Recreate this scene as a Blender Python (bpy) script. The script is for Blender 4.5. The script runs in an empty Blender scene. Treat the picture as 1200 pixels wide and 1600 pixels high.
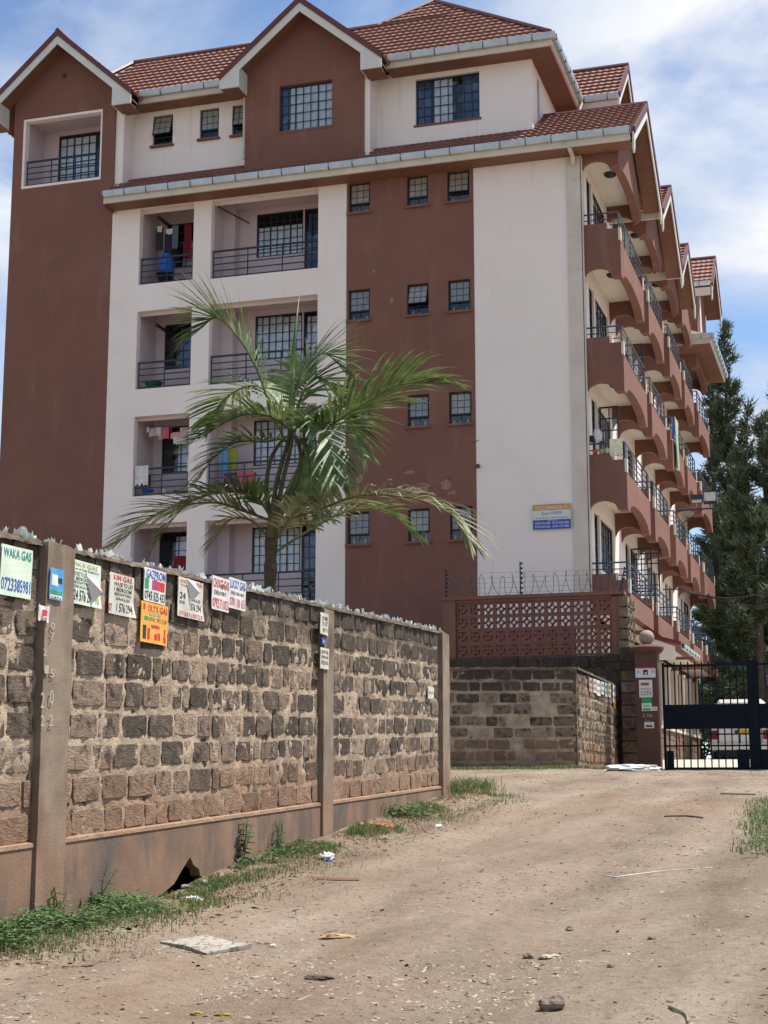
import bpy, bmesh, random, math
from math import sin, cos, pi, radians, sqrt, atan, atan2
from mathutils import Vector, Matrix, noise
import numpy as np
random.seed(7); np.random.seed(7)
C = bpy.context.scene
COL = C.collection
# ------------------------------------------------------------------ camera
FPX = 2404.0; PIT = atan(425/FPX); YAW = atan(757/FPX*cos(PIT))
EYE = Vector((0, 0, 1.6))
RT = Vector((cos(YAW), sin(YAW), 0)); FH = Vector((-sin(YAW), cos(YAW), 0))
FW = FH*cos(PIT)+Vector((0, 0, sin(PIT))); UP = -FH*sin(PIT)+Vector((0, 0, cos(PIT)))
cd = bpy.data.cameras.new('camera'); cam = bpy.data.objects.new('camera', cd); COL.objects.link(cam)
cam.location = EYE; cam.rotation_euler = (pi/2+PIT, 0, YAW)
cd.sensor_fit = 'HORIZONTAL'; cd.sensor_width = 36; cd.lens = 36*FPX/1200; cd.clip_end = 3000; cd.clip_start = .05
C.camera = cam
# measured picture positions turned into points on the planes of the place
def ray(u, v): return (u-600)/FPX*RT-(v-800)/FPX*UP+FW
def onX(u, v, X): r = ray(u, v); return EYE+r*(X/r.x)
def onY(u, v, Y): r = ray(u, v); return EYE+r*(Y/r.y)
# ------------------------------------------------------------------ light
SUN = Vector((.35, .24, .90)).normalized()
EL = math.asin(SUN.z); AZ = atan2(SUN.x, SUN.y)
sl = bpy.data.lights.new('sun', 'SUN'); sl.energy = 4.4; sl.angle = radians(.9); sl.color = (1, .94, .86)
so = bpy.data.objects.new('sun', sl); COL.objects.link(so); so.rotation_euler = (-SUN).to_track_quat('-Z', 'Y').to_euler()
w = bpy.data.worlds.new('World'); C.world = w; w.use_nodes = True
nt = w.node_tree; N = nt.nodes; Lk = nt.links; N.clear()
def nn(tree, t, **k):
    n = tree.nodes.new(t)
    for a, b in k.items():
        if a == 'op': n.operation = b
        elif isinstance(a, str) and a.startswith('i_'):
            key = a[2:]; n.inputs[int(key) if key.isdigit() else key.replace('_', ' ')].default_value = b
        else: setattr(n, a, b)
    return n
out = nn(nt, 'ShaderNodeOutputWorld')
sky = nn(nt, 'ShaderNodeTexSky', sky_type='NISHITA', sun_disc=False, sun_elevation=EL, sun_rotation=AZ, altitude=1600, air_density=1.0, dust_density=.3, ozone_density=1.8)
bg = nn(nt, 'ShaderNodeBackground', i_Strength=.10)
bgc = nn(nt, 'ShaderNodeBackground', i_Strength=.56)
tc = nn(nt, 'ShaderNodeTexCoord'); sep = nn(nt, 'ShaderNodeSeparateXYZ'); Lk.new(tc.outputs['Generated'], sep.inputs[0])
zz = nn(nt, 'ShaderNodeMath', op='ADD', i_1=.22); Lk.new(sep.outputs['Z'], zz.inputs[0])
zm = nn(nt, 'ShaderNodeMath', op='MAXIMUM', i_1=.08); Lk.new(zz.outputs[0], zm.inputs[0])
vd = nn(nt, 'ShaderNodeVectorMath', op='DIVIDE'); cmb = nn(nt, 'ShaderNodeCombineXYZ')
for i in range(3): Lk.new(zm.outputs[0], cmb.inputs[i])
Lk.new(tc.outputs['Generated'], vd.inputs[0]); Lk.new(cmb.outputs[0], vd.inputs[1])
mp = nn(nt, 'ShaderNodeMapping'); mp.inputs['Location'].default_value = (10.99, 8.82, 3.18); Lk.new(vd.outputs[0], mp.inputs[0])
n1 = nn(nt, 'ShaderNodeTexNoise', i_Scale=1.25, i_Detail=7.0, i_Roughness=.56, i_Distortion=.35); Lk.new(mp.outputs[0], n1.inputs['Vector'])
cr = nn(nt, 'ShaderNodeValToRGB'); Lk.new(n1.outputs[0], cr.inputs[0])
cr.color_ramp.elements[0].position = .46; cr.color_ramp.elements[1].position = .58
n2 = nn(nt, 'ShaderNodeTexNoise', i_Scale=2.6, i_Detail=5.0, i_Roughness=.5); Lk.new(mp.outputs[0], n2.inputs['Vector'])
cc = nn(nt, 'ShaderNodeValToRGB'); Lk.new(n2.outputs[0], cc.inputs[0])
cc.color_ramp.elements[0].position = .36; cc.color_ramp.elements[0].color = (.44, .57, .80, 1)
cc.color_ramp.elements[1].position = .72; cc.color_ramp.elements[1].color = (1.10, 1.08, 1.05, 1)
Lk.new(cc.outputs[0], bgc.inputs['Color']); Lk.new(sky.outputs[0], bg.inputs['Color'])
mx = nn(nt, 'ShaderNodeMixShader'); Lk.new(cr.outputs[0], mx.inputs[0]); Lk.new(bg.outputs[0], mx.inputs[1]); Lk.new(bgc.outputs[0], mx.inputs[2])
Lk.new(mx.outputs[0], out.inputs[0])
C.view_settings.view_transform = 'Standard'; C.view_settings.look = 'None'; C.view_settings.gamma = 1
C.view_settings.use_curve_mapping = False; C.view_settings.exposure = 0.88
C.cycles.max_bounces = 6; C.cycles.transparent_max_bounces = 12
C.cycles.use_adaptive_sampling = True

# ------------------------------------------------------------------ materials
def mat(name, c1, c2=None, scale=2., rough=.9, bump=0., bscale=30., metal=0., stretch=(1, 1, 1), c3=None, s3=.5, t3=(.55, .7), spec=.3,
        coords='P', detail=6., rnd=0., tl=0., stretch3=None, bstretch=None, streak=None):
    m = bpy.data.materials.new(name); m.use_nodes = True; t = m.node_tree; b = t.nodes['Principled BSDF']; L = t.links.new
    b.inputs['Roughness'].default_value = rough; b.inputs['Metallic'].default_value = metal
    b.inputs['Specular IOR Level'].default_value = spec
    if coords == 'P': src = nn(t, 'ShaderNodeNewGeometry').outputs['Position']
    else: src = nn(t, 'ShaderNodeTexCoord').outputs['Object']
    def noi(sc, st=(1, 1, 1), det=detail, ro=.6):
        mpn = nn(t, 'ShaderNodeMapping'); mpn.inputs['Scale'].default_value = st; L(src, mpn.inputs[0])
        n = nn(t, 'ShaderNodeTexNoise', i_Scale=sc, i_Detail=det, i_Roughness=ro); L(mpn.outputs[0], n.inputs['Vector']); return n.outputs[0]
    def ramp(fac, a, bb, ca=(0, 0, 0, 1), cb=(1, 1, 1, 1)):
        r = nn(t, 'ShaderNodeValToRGB'); r.color_ramp.elements[0].position = a; r.color_ramp.elements[1].position = bb
        r.color_ramp.elements[0].color = ca; r.color_ramp.elements[1].color = cb; L(fac, r.inputs[0]); return r.outputs[0]
    def mix(fac, A, B, mode='MIX'):
        x = nn(t, 'ShaderNodeMix', data_type='RGBA', blend_type=mode)
        if isinstance(fac, float): x.inputs[0].default_value = fac
        else: L(fac, x.inputs[0])
        for i, q in ((6, A), (7, B)):
            if isinstance(q, tuple): x.inputs[i].default_value = q
            else: L(q, x.inputs[i])
        return x.outputs[2]
    c2 = c2 or tuple(x*.85 for x in c1)
    col = ramp(noi(scale, stretch), .32, .68, (*c2, 1), (*c1, 1))
    if c3: col = mix(ramp(noi(s3, stretch3 or stretch), *t3), col, (*c3, 1))
    if streak:  # weathering that runs down from the top: (colour, amount threshold)
        col = mix(ramp(noi(streak[1], streak[2]), *streak[3]), col, (*streak[0], 1))
    if rnd:
        oi = nn(t, 'ShaderNodeObjectInfo'); v = ramp(oi.outputs['Random'], 0., 1., (1-rnd,)*3+(1,), (1+rnd,)*3+(1,)); col = mix(1.0, col, v, 'MULTIPLY')
    L(col, b.inputs['Base Color'])
    if bump:
        bp = nn(t, 'ShaderNodeBump', i_Strength=1.0, i_Distance=bump); L(noi(bscale, bstretch or (1, 1, 1), 8., .65), bp.inputs['Height']); L(bp.outputs[0], b.inputs['Normal'])
    if tl:
        tr = nn(t, 'ShaderNodeBsdfTranslucent'); L(col, tr.inputs[0]); ms = nn(t, 'ShaderNodeMixShader', i_0=tl)
        L(b.outputs[0], ms.inputs[1]); L(tr.outputs[0], ms.inputs[2]); L(ms.outputs[0], t.nodes['Material Output'].inputs[0])
    return m
def flat(name, c, rough=.6, metal=0., spec=.4): return mat(name, c, tuple(x*.88 for x in c), 8., rough, metal=metal, spec=spec)
WHITE = mat('white_plaster', (.80, .725, .67), (.755, .68, .625), .5, .85, .004, 40, c3=(.70, .63, .57), s3=.8, t3=(.52, .85),
            streak=((.56, .48, .39), 1.5, (2.4, 2.4, .16), (.60, .88)))
CREAM = mat('cream_trim', (.62, .56, .48), (.52, .46, .385), 1.5, .7, .003, 30, c3=(.40, .33, .25), s3=2., t3=(.62, .8))
BROWN = mat('brown_plaster', (.198, .094, .068), (.168, .079, .058), .45, .88, .004, 35, c3=(.22, .112, .085), s3=.7, t3=(.55, .9),
            streak=((.25, .135, .10), 1.2, (1.8, 1.8, .35), (.55, .85)))
INNER = mat('pale_inner_plaster', (.62, .52, .54), (.55, .46, .48), .6, .9, .003, 30)
CEIL = mat('ceiling_plaster', (.66, .62, .54), (.58, .54, .47), .6, .9, .002, 30)
TILE = mat('roof_tile', (.265, .13, .10), (.195, .095, .075), 2.2, .75, .004, 60, c3=(.16, .07, .055), s3=.9, t3=(.55, .85))
TRIM = mat('verge_trim', (.13, .045, .045), (.10, .035, .035), 3., .5)
GUT = mat('galvanised_gutter', (.52, .59, .62), (.41, .47, .50), 3., .42, metal=.35, c3=(.22, .24, .24), s3=5., t3=(.6, .8))
BARGE = mat('pale_bargeboard', (.62, .625, .57), (.55, .55, .50), 2., .7, .002, 30, c3=(.42, .40, .35), s3=3., t3=(.66, .85))
SOFF = mat('varnished_board', (.22, .105, .066), (.15, .072, .046), 3., .6, .003, 40, stretch=(1, 9, 1))
STEEL = mat('dark_steel', (.035, .045, .06), (.025, .03, .04), 6., .45, metal=.3)
RAIL = mat('grey_painted_rail', (.065, .09, .125), (.04, .06, .085), 6., .4, metal=.4)
NAVY = mat('navy_gate_paint', (.007, .012, .019), (.005, .008, .013), 1.5, .7, spec=.12)
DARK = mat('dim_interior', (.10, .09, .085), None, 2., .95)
CURT = mat('white_curtain', (.88, .88, .86), (.60, .64, .68), 5.5, .9, stretch=(1.6, 1.6, 1.6))
CURTB = mat('blue_curtain', (.10, .17, .30), (.06, .11, .2), 5., .9, tl=.2)
OBSC = mat('obscured_glass', (.30, .31, .27), (.20, .22, .20), 6., .22, spec=.6)
STEP = mat('pale_dead_frond', (.4, .34, .2))
def glass(name, tint=(.92, .95, .97), f=.06):
    m = bpy.data.materials.new(name); m.use_nodes = True; t = m.node_tree; t.nodes.clear(); L = t.links.new
    o = nn(t, 'ShaderNodeOutputMaterial'); g = nn(t, 'ShaderNodeBsdfGlossy', i_Roughness=.03); g.inputs[0].default_value = (.9, .95, 1, 1)
    tr = nn(t, 'ShaderNodeBsdfTransparent'); tr.inputs[0].default_value = (*tint, 1)
    lw = nn(t, 'ShaderNodeFresnel', i_IOR=1.55); ad = nn(t, 'ShaderNodeMath', op='ADD', i_1=f*.5); L(lw.outputs[0], ad.inputs[0])
    ms = nn(t, 'ShaderNodeMixShader'); L(ad.outputs[0], ms.inputs[0]); L(tr.outputs[0], ms.inputs[1]); L(g.outputs[0], ms.inputs[2]); L(ms.outputs[0], o.inputs[0]); return m
GLASS = glass('window_glass')
SHARD = mat('broken_glass', (.80, .82, .78), (.62, .66, .62), 9., .12, spec=.8, tl=.3)
# masonry
STD = mat('stone_dark', (.098, .076, .058), (.050, .038, .029), 12., .95, .016, 40, coords='P', c3=(.17, .13, .09), s3=9., t3=(.52, .68), rnd=.3, bstretch=(1, .5, 1.6))
STM = mat('stone_grey', (.22, .165, .118), (.13, .096, .068), 14., .95, .016, 40, c3=(.045, .035, .028), s3=9., t3=(.50, .62), rnd=.28, bstretch=(1, .5, 1.5))
STL = mat('stone_light', (.30, .225, .16), (.19, .142, .10), 14., .95, .016, 40, c3=(.075, .055, .04), s3=11., t3=(.52, .66), rnd=.22, bstretch=(1, .5, 1.5))
STR = mat('stone_soil_stained', (.26, .155, .10), (.175, .105, .07), 7., .95, .02, 26, c3=(.11, .07, .048), s3=5., t3=(.55, .75), rnd=.2)
MORT = mat('mortar', (.47, .37, .265), (.30, .23, .16), 6., .95, .018, 38, c3=(.12, .088, .062), s3=1.7, t3=(.55, .78))
MORD = mat('mouldy_mortar', (.13, .10, .072), (.055, .042, .03), 8., .95, .02, 34, c3=(.25, .19, .135), s3=5., t3=(.55, .7))
CONC = mat('concrete_post', (.28, .22, .16), (.17, .13, .095), 3., .93, .004, 60, c3=(.09, .065, .047), s3=3., t3=(.50, .72), stretch3=(1, 1, .4))
FOOT = mat('soil_stained_render', (.27, .165, .108), (.165, .105, .072), 1.6, .93, .0035, 45, c3=(.095, .072, .056), s3=1.5, t3=(.48, .72), stretch3=(1, 1, .4), streak=((.11, .09, .075), 2.2, (1, 1.2, .45), (.50, .66)))
DIRT = None
SOIL = mat('darkened_soil', (.06, .035, .024), (.03, .02, .014), 9., 1., .02, 30)  # darkened so the shade inside the footing hole sits in the colour
LEAF = mat('palm_leaflet', (.15, .225, .070), (.058, .11, .030), 5., .5, spec=.35, tl=.22, c3=(.36, .37, .19), s3=3.2, t3=(.52, .72))
LEAFY = mat('palm_leaflet_dry', (.34, .34, .19), (.15, .18, .08), 7., .5, spec=.4, tl=.25)
STALK = mat('palm_stalk', (.12, .13, .05), (.07, .075, .035), 5., .6)
BARK = mat('palm_trunk', (.10, .078, .052), (.045, .036, .026), 8., .9, .02, 30, stretch=(1, 1, 3))
CON = mat('conifer_needles', (.095, .13, .065), (.042, .062, .034), 1.2, .75, tl=.12, c3=(.12, .14, .075), s3=.6, t3=(.55, .75))
TBARK = mat('tree_bark', (.10, .075, .055), (.05, .04, .03), 4., .95, .02, 10)
GRASS = mat('grass_blade', (.15, .21, .07), (.08, .13, .04), 9., .6, tl=.25, c3=(.33, .29, .15), s3=5., t3=(.48, .62))
WEED = mat('weed_leaf', (.12, .20, .075), (.06, .115, .04), 6., .55, tl=.25)

# ------------------------------------------------------------------ builders
WL = {}
def wloc(p): return WL.get(p.name, Vector((0, 0, 0))) if p else Vector((0, 0, 0))
def tag(o, label=None, cat=None, group=None, kind=None):
    if label: o['label'] = label
    if cat: o['category'] = cat
    if group: o['group'] = group
    if kind: o['kind'] = kind
    return o
def empty(name, loc, label=None, cat=None, group=None):
    o = bpy.data.objects.new(name, None); COL.objects.link(o); o.location = loc; WL[o.name] = Vector(loc); o.empty_display_size = .2
    return tag(o, label, cat, group)
def place(name, me, parent, loc):
    o = bpy.data.objects.new(name, me); COL.objects.link(o)
    if parent: o.parent = parent
    o.location = Vector(loc)-wloc(parent); WL[o.name] = Vector(loc); return o
class MB:
    def __init__(s): s.v = []; s.f = []; s.m = []
    def quad(s, *p, m=0):
        b = len(s.v); s.v += [tuple(q) for q in p]; s.f.append(tuple(range(b, b+len(p)))); s.m.append(m); return s
    def box(s, x0, x1, y0, y1, z0, z1, m=0, mp=None):
        b = len(s.v)
        for z in (z0, z1):
            for (x, y) in ((x0, y0), (x1, y0), (x1, y1), (x0, y1)): s.v.append(tuple(mp(x, y, z)) if mp else (x, y, z))
        for q in ((0, 3, 2, 1), (4, 5, 6, 7), (0, 1, 5, 4), (1, 2, 6, 5), (2, 3, 7, 6), (3, 0, 4, 7)): s.f.append(tuple(b+i for i in q)); s.m.append(m)
        return s
    def prism(s, pts, vec, m=0):
        pts = [Vector(p) for p in pts]; vec = Vector(vec); n = len(pts); b = len(s.v)
        s.v += [tuple(p) for p in pts]+[tuple(p+vec) for p in pts]
        s.f.append(tuple(range(b+n-1, b-1, -1))); s.f.append(tuple(range(b+n, b+2*n))); s.m += [m, m]
        for i in range(n): j = (i+1) % n; s.f.append((b+i, b+j, b+n+j, b+n+i)); s.m.append(m)
        return s
    def tube(s, pts, r, n=6, m=0, cap=True):
        pts = [Vector(p) for p in pts]; rs = r if isinstance(r, (list, tuple)) else [r]*len(pts); b = len(s.v); ref = None
        for i, p in enumerate(pts):
            d = (pts[min(i+1, len(pts)-1)]-pts[max(i-1, 0)]).normalized()
            if ref is None: ref = Vector((0, 0, 1)) if abs(d.z) < .9 else Vector((1, 0, 0))
            a = d.cross(ref).normalized(); c = d.cross(a).normalized(); ref = a.cross(d)
            for k in range(n): t = 2*pi*k/n; s.v.append(tuple(p+(a*cos(t)+c*sin(t))*rs[i]))
        for i in range(len(pts)-1):
            for k in range(n):
                k2 = (k+1) % n; s.f.append((b+i*n+k, b+i*n+k2, b+(i+1)*n+k2, b+(i+1)*n+k)); s.m.append(m)
        if cap: s.f.append(tuple(b+k for k in range(n))[::-1]); s.f.append(tuple(b+(len(pts)-1)*n+k for k in range(n))); s.m += [m, m]
        return s
    def lathe(s, prof, c, n=16, m=0, ax='z'):
        b = len(s.v)
        for (r, h) in prof:
            for k in range(n):
                t = 2*pi*k/n; x, y, z = r*cos(t), r*sin(t), h
                if ax == 'y': x, y, z = x, h, y
                if ax == 'x': x, y, z = h, x, y
                s.v.append((c[0]+x, c[1]+y, c[2]+z))
        for i in range(len(prof)-1):
            for k in range(n):
                k2 = (k+1) % n; s.f.append((b+i*n+k, b+i*n+k2, b+(i+1)*n+k2, b+(i+1)*n+k)); s.m.append(m)
        s.f.append(tuple(b+k for k in range(n))[::-1]); s.f.append(tuple(b+(len(prof)-1)*n+k for k in range(n))); s.m += [m, m]
        return s
    def mesh(s, name, mats, smooth=False, off=Vector((0, 0, 0))):
        me = bpy.data.meshes.new(name); me.from_pydata([(x-off.x, y-off.y, z-off.z) for x, y, z in s.v], [], s.f)
        for q in (mats if isinstance(mats, (list, tuple)) else [mats]): me.materials.append(q)
        if any(s.m): me.polygons.foreach_set('material_index', s.m)
        if smooth: me.polygons.foreach_set('use_smooth', [True]*len(s.f))
        me.update(); return me
    def build(s, name, mats, parent=None, smooth=False, label=None, cat=None, group=None, kind=None, bevel=0):
        a = np.array(s.v); lo = a.min(0); hi = a.max(0); org = Vector(((lo[0]+hi[0])/2, (lo[1]+hi[1])/2, lo[2]))
        o = place(name, s.mesh(name, mats, smooth, org), parent, org)
        if bevel:
            bm = bmesh.new(); bm.from_mesh(o.data); bmesh.ops.remove_doubles(bm, verts=bm.verts, dist=1e-5)
            bmesh.ops.bevel(bm, geom=list(bm.edges), offset=bevel, segments=2, affect='EDGES'); bm.to_mesh(o.data); bm.free()
        return tag(o, label, cat, group, kind)
FM = lambda a, d, z: (a, d, z)                 # front planes: a = X, d = Y
SM = lambda a, d, z: (-d, a, z)                # side planes:  a = Y, d = -X (outward = smaller d)
def fill_poly(pts2):                           # triangulate a 2D outline
    from mathutils.geometry import tessellate_polygon
    return tessellate_polygon([[Vector((p[0], p[1], 0)) for p in pts2]])
def slab(mb, mp, outline, d0, d1, m=0):        # outline in (a, z), extruded from d0 to d1
    b = len(mb.v); n = len(outline)
    for d in (d0, d1): mb.v += [tuple(mp(a, d, z)) for a, z in outline]
    for t in fill_poly(outline):
        mb.f.append((b+t[0], b+t[1], b+t[2])); mb.f.append((b+n+t[2], b+n+t[1], b+n+t[0])); mb.m += [m, m]
    for i in range(n): j = (i+1) % n; mb.f.append((b+i, b+j, b+n+j, b+n+i)); mb.m.append(m)
def panel(mb, mp, a0, a1, z0, z1, holes, d, th, m=0, mr=None):  # wall face with openings and their reveals
    A = sorted({a0, a1, *[h[0] for h in holes], *[h[1] for h in holes]}); Z = sorted({z0, z1, *[h[2] for h in holes], *[h[3] for h in holes]})
    A = [a for a in A if a0 <= a <= a1]; Z = [z for z in Z if z0 <= z <= z1]
    for i in range(len(A)-1):
        for j in range(len(Z)-1):
            ca, cz = (A[i]+A[i+1])/2, (Z[j]+Z[j+1])/2
            if any(h[0] < ca < h[1] and h[2] < cz < h[3] for h in holes): continue
            mb.quad(mp(A[i], d, Z[j]), mp(A[i+1], d, Z[j]), mp(A[i+1], d, Z[j+1]), mp(A[i], d, Z[j+1]), m=m)
    for h in holes:
        t = h[4] if len(h) > 4 else th; r = m if mr is None else mr
        for (p, q) in (((h[0], h[2]), (h[1], h[2])), ((h[1], h[2]), (h[1], h[3])), ((h[1], h[3]), (h[0], h[3])), ((h[0], h[3]), (h[0], h[2]))):
            mb.quad(mp(p[0], d, p[1]), mp(q[0], d, q[1]), mp(q[0], d+t, q[1]), mp(p[0], d+t, p[1]), m=r)
def parts(name, m, boxes, par=None, mp=None, **k):
    for b in boxes: MB().box(*b, mp=mp).build(name, m, par, **k)
def text2d(s, bold=.0):                         # lettering as flat faces scaled to the unit square
    cu = bpy.data.curves.new('t', 'FONT'); cu.body = s; cu.offset = bold; cu.resolution_u = 2
    o = bpy.data.objects.new('t', cu); COL.objects.link(o); bpy.context.view_layer.update()
    me = bpy.data.meshes.new_from_object(o.evaluated_get(bpy.context.evaluated_depsgraph_get()))
    v = np.array([tuple(q.co) for q in me.vertices]); f = [tuple(p.vertices) for p in me.polygons]
    bpy.data.objects.remove(o); bpy.data.curves.remove(cu); bpy.data.meshes.remove(me)
    lo = v.min(0); sz = v.max(0)-lo; sz[sz == 0] = 1
    return (v-lo)/sz, f
def put_text(mb, mp, s, a0, a1, z0, z1, d, m=0, bold=.0):
    v, f = text2d(s, bold); b = len(mb.v)
    mb.v += [tuple(mp(a0+(a1-a0)*q[0], d, z0+(z1-z0)*q[1])) for q in v]; mb.f += [tuple(b+i for i in t) for t in f]; mb.m += [m]*len(f)

# ------------------------------------------------------------------ ground
GY = [-30, 0, 9, 12, 15, 20, 24, 29, 33.5, 36, 44, 60, 400]; GZ = [-2, 0, .65, .82, 1.03, 1.42, 1.66, 1.84, 1.875, 2.02, 2.25, 2.3, 2.3]
def gz(x, y): return float(np.interp(y, GY, GZ))
def hz(x, y):
    z = gz(x, y)
    if y < 33.4 and y > 4:
        z += .030*noise.noise((x*.6, y*.6, 3.)) + .016*noise.noise((x*2.1, y*2.1, 1.)) + .006*noise.noise((x*7, y*7, 5.))
        if x > -2.2: z += .10*min(1, max(0, (x+1.4+.05*(17-y)))/1.2)   # right verge rises
        if x < -4.7: z += .05*min(1, (-4.7-x)/.6)
    if x < -4.4 and y < 16: z -= .10*math.exp(-((y-11.1)/1.0)**2)*min(1, (-4.4-x)/.5)
    if x < -5.37 and 9.5 < y < 13.5: z -= .4
    for tx in (-3.6, -2.2): z -= .022*math.exp(-((x-tx-.25*sin(y*.25))/.22)**2)
    return z
def dirt():
    m = bpy.data.materials.new('dry_dirt_road'); m.use_nodes = True; t = m.node_tree; b = t.nodes['Principled BSDF']; L = t.links.new
    b.inputs['Roughness'].default_value = .97; b.inputs['Specular IOR Level'].default_value = .15
    src = nn(t, 'ShaderNodeNewGeometry').outputs['Position']
    def noi(sc, det=8., ro=.6, st=(1, 1, 1)):
        q = nn(t, 'ShaderNodeMapping'); q.inputs['Scale'].default_value = st; L(src, q.inputs[0])
        n = nn(t, 'ShaderNodeTexNoise', i_Scale=sc, i_Detail=det, i_Roughness=ro); L(q.outputs[0], n.inputs['Vector']); return n.outputs[0]
    def ramp(f, els):
        r = nn(t, 'ShaderNodeValToRGB'); e = r.color_ramp.elements
        while len(e) < len(els): e.new(.5)
        for k, (p, c) in enumerate(els): e[k].position = p; e[k].color = (*c, 1)
        L(f, r.inputs[0]); return r.outputs[0]
    def mix(f, A, B, mode='MIX'):
        x = nn(t, 'ShaderNodeMix', data_type='RGBA', blend_type=mode); L(f, x.inputs[0]) if not isinstance(f, float) else setattr(x.inputs[0], 'default_value', f)
        L(A, x.inputs[6]); L(B, x.inputs[7]); return x.outputs[2]
    base = ramp(noi(.75, 6., .62, (1.5, .5, 1)), [(.30, (.160, .120, .087)), (.45, (.232, .180, .134)), (.6, (.29, .231, .175)), (.72, (.34, .282, .222))])
    fine = ramp(noi(13., 10., .8), [(.30, (.5, .48, .46)), (.44, (.90, .90, .90)), (.58, (1.05, 1.05, 1.04)), (.72, (1.28, 1.27, 1.25))])
    col = mix(1.0, base, fine, 'MULTIPLY')
    red = ramp(noi(.35, 3.), [(.58, (0, 0, 0)), (.75, (1, 1, 1))]); rc = nn(t, 'ShaderNodeRGB'); rc.outputs[0].default_value = (.25, .15, .095, 1)
    rm = nn(t, 'ShaderNodeMath', op='MULTIPLY', i_1=.5); L(red, rm.inputs[0]); col = mix(rm.outputs[0], col, rc.outputs[0])
    L(col, b.inputs['Base Color'])
    h = nn(t, 'ShaderNodeMath', op='ADD'); L(noi(9., 10., .7), h.inputs[0]); h2 = nn(t, 'ShaderNodeMath', op='MULTIPLY', i_1=.35); L(noi(60., 6., .7), h2.inputs[0]); L(h2.outputs[0], h.inputs[1])
    bp = nn(t, 'ShaderNodeBump', i_Strength=1., i_Distance=.045); L(h.outputs[0], bp.inputs['Height']); L(bp.outputs[0], b.inputs['Normal'])
    return m
DIRT = dirt()
def terrain():
    xs = np.concatenate([np.linspace(-300, -12, 14), np.linspace(-10, -6.2, 6), np.arange(-6, 1.3, .06), np.linspace(2, 10, 6), np.linspace(20, 300, 12)])
    ys = np.concatenate([np.linspace(-120, 0, 8), np.linspace(2, 5.6, 5), np.arange(6, 22, .06), np.arange(22, 33.7, .12), np.linspace(34, 60, 16), np.linspace(75, 900, 16)])
    v = [(x, y, hz(x, y)) for y in ys for x in xs]; nx = len(xs)
    f = [(j*nx+i, j*nx+i+1, (j+1)*nx+i+1, (j+1)*nx+i) for j in range(len(ys)-1) for i in range(nx-1)]
    me = bpy.data.meshes.new('ground'); me.from_pydata(v, [], f); me.polygons.foreach_set('use_smooth', [True]*len(f)); me.materials.append(DIRT)
    tag(place('ground', me, None, (0, 0, 0)), 'bare dirt road climbing to the gate', kind='structure')
terrain()
DRIVE = mat('concrete_driveway', (.50, .45, .38), (.40, .36, .30), 1.2, .9, .004, 30)
d = MB(); ys = [33.9, 36, 44, 60, 110]
for i in range(4): d.quad((-5.2 if i < 1 else -6.3, ys[i], gz(0, ys[i])+.02), (9, ys[i], gz(0, ys[i])+.02), (9, ys[i+1], gz(0, ys[i+1])+.02), (-5.2 if i < 1 else -6.3, ys[i+1], gz(0, ys[i+1])+.02))
d.build('driveway', DRIVE, kind='structure', label='pale concrete driveway behind the gate')
MB().box(-4.25, 6, 33.45, 33.9, 1.6, 1.895).build('gate_threshold', mat('threshold_concrete', (.42, .36, .29), None, 2., .95, .006, 30), kind='structure', label='concrete threshold strip under the gate')

# ------------------------------------------------------------------ apartment building
BX = empty('apartment_building', (-14.5, 46, 2.2), 'brown and off-white apartment block with tiled gabled roofs and stacked balconies', 'apartment building')
XT, XA, XB, XC, XD = -23.32, -19.98, -12.85, -9.28, -6.37; YF = 38.0
FL = [15.35, 12.29, 9.23, 6.17, 3.11]
YE = 61.7
rec = MB(); holes = []; wins_back = []
for F in FL[:4]:
    holes += [(-19.1, -17.42, F+.22, F+2.49), (-16.88, -13.68, F+.18, F+2.49)]
h0 = [(*h[:4], .22) for h in holes]
panel(rec, FM, XA, XB, 2.0, 18.25, h0, YF, .22)
rec.quad((XA, YF, 18.25), (XB, YF, 18.25), (XB, YF+.7, 18.25), (XA, YF+.7, 18.25))
rec.build('white_front_wall', WHITE, BX)
YB = 39.35
for F in FL[:4]:
    for (a0, a1) in ((-19.15, -17.25), (-16.93, -13.45)):
        r = MB(); c = F+2.86
        big = a1-a0 > 2.5
        hs = [(-16.05, -14.62, F+1.16, F+2.47), (-14.58, -13.75, F+.02, F+2.47)] if big else [(-18.88, -17.72, F+1.12, F+2.47)]
        panel(r, FM, a0, a1, F, c, [(*h, .12) for h in hs], YB, .12)
        r.quad((a0, YF+.22, F), (a1, YF+.22, F), (a1, YB, F), (a0, YB, F), m=1)
        r.quad((a0, YF+.2, c), (a1, YF+.2, c), (a1, YB, c), (a0, YB, c), m=1)
        for a in (a0, a1): r.quad((a, YF+.2, F), (a, YB, F), (a, YB, c), (a, YF+.2, c))
        r.quad((a0, YF+.215, F+2.4), (a1, YF+.215, F+2.4), (a1, YF+.215, c), (a0, YF+.215, c))
        r.box(a0, a0+.34, YF+1.0, YB, F, c) if big else None
        r.box(a0, a1, YB-.22, YB, F+2.62, c) if big else None
        r.build('recessed_balcony', [INNER, CEIL], BX)
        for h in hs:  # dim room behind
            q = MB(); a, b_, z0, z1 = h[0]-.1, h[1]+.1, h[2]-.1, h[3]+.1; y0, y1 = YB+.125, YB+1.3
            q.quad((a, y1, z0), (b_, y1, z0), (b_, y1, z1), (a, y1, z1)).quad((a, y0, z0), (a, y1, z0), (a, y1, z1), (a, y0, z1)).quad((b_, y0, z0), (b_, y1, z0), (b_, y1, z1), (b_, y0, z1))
            q.quad((a, y0, z0), (b_, y0, z0), (b_, y1, z0), (a, y1, z0)).quad((a, y0, z1), (b_, y0, z1), (b_, y1, z1), (a, y1, z1)); q.build('dim_room', DARK, BX)
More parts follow.
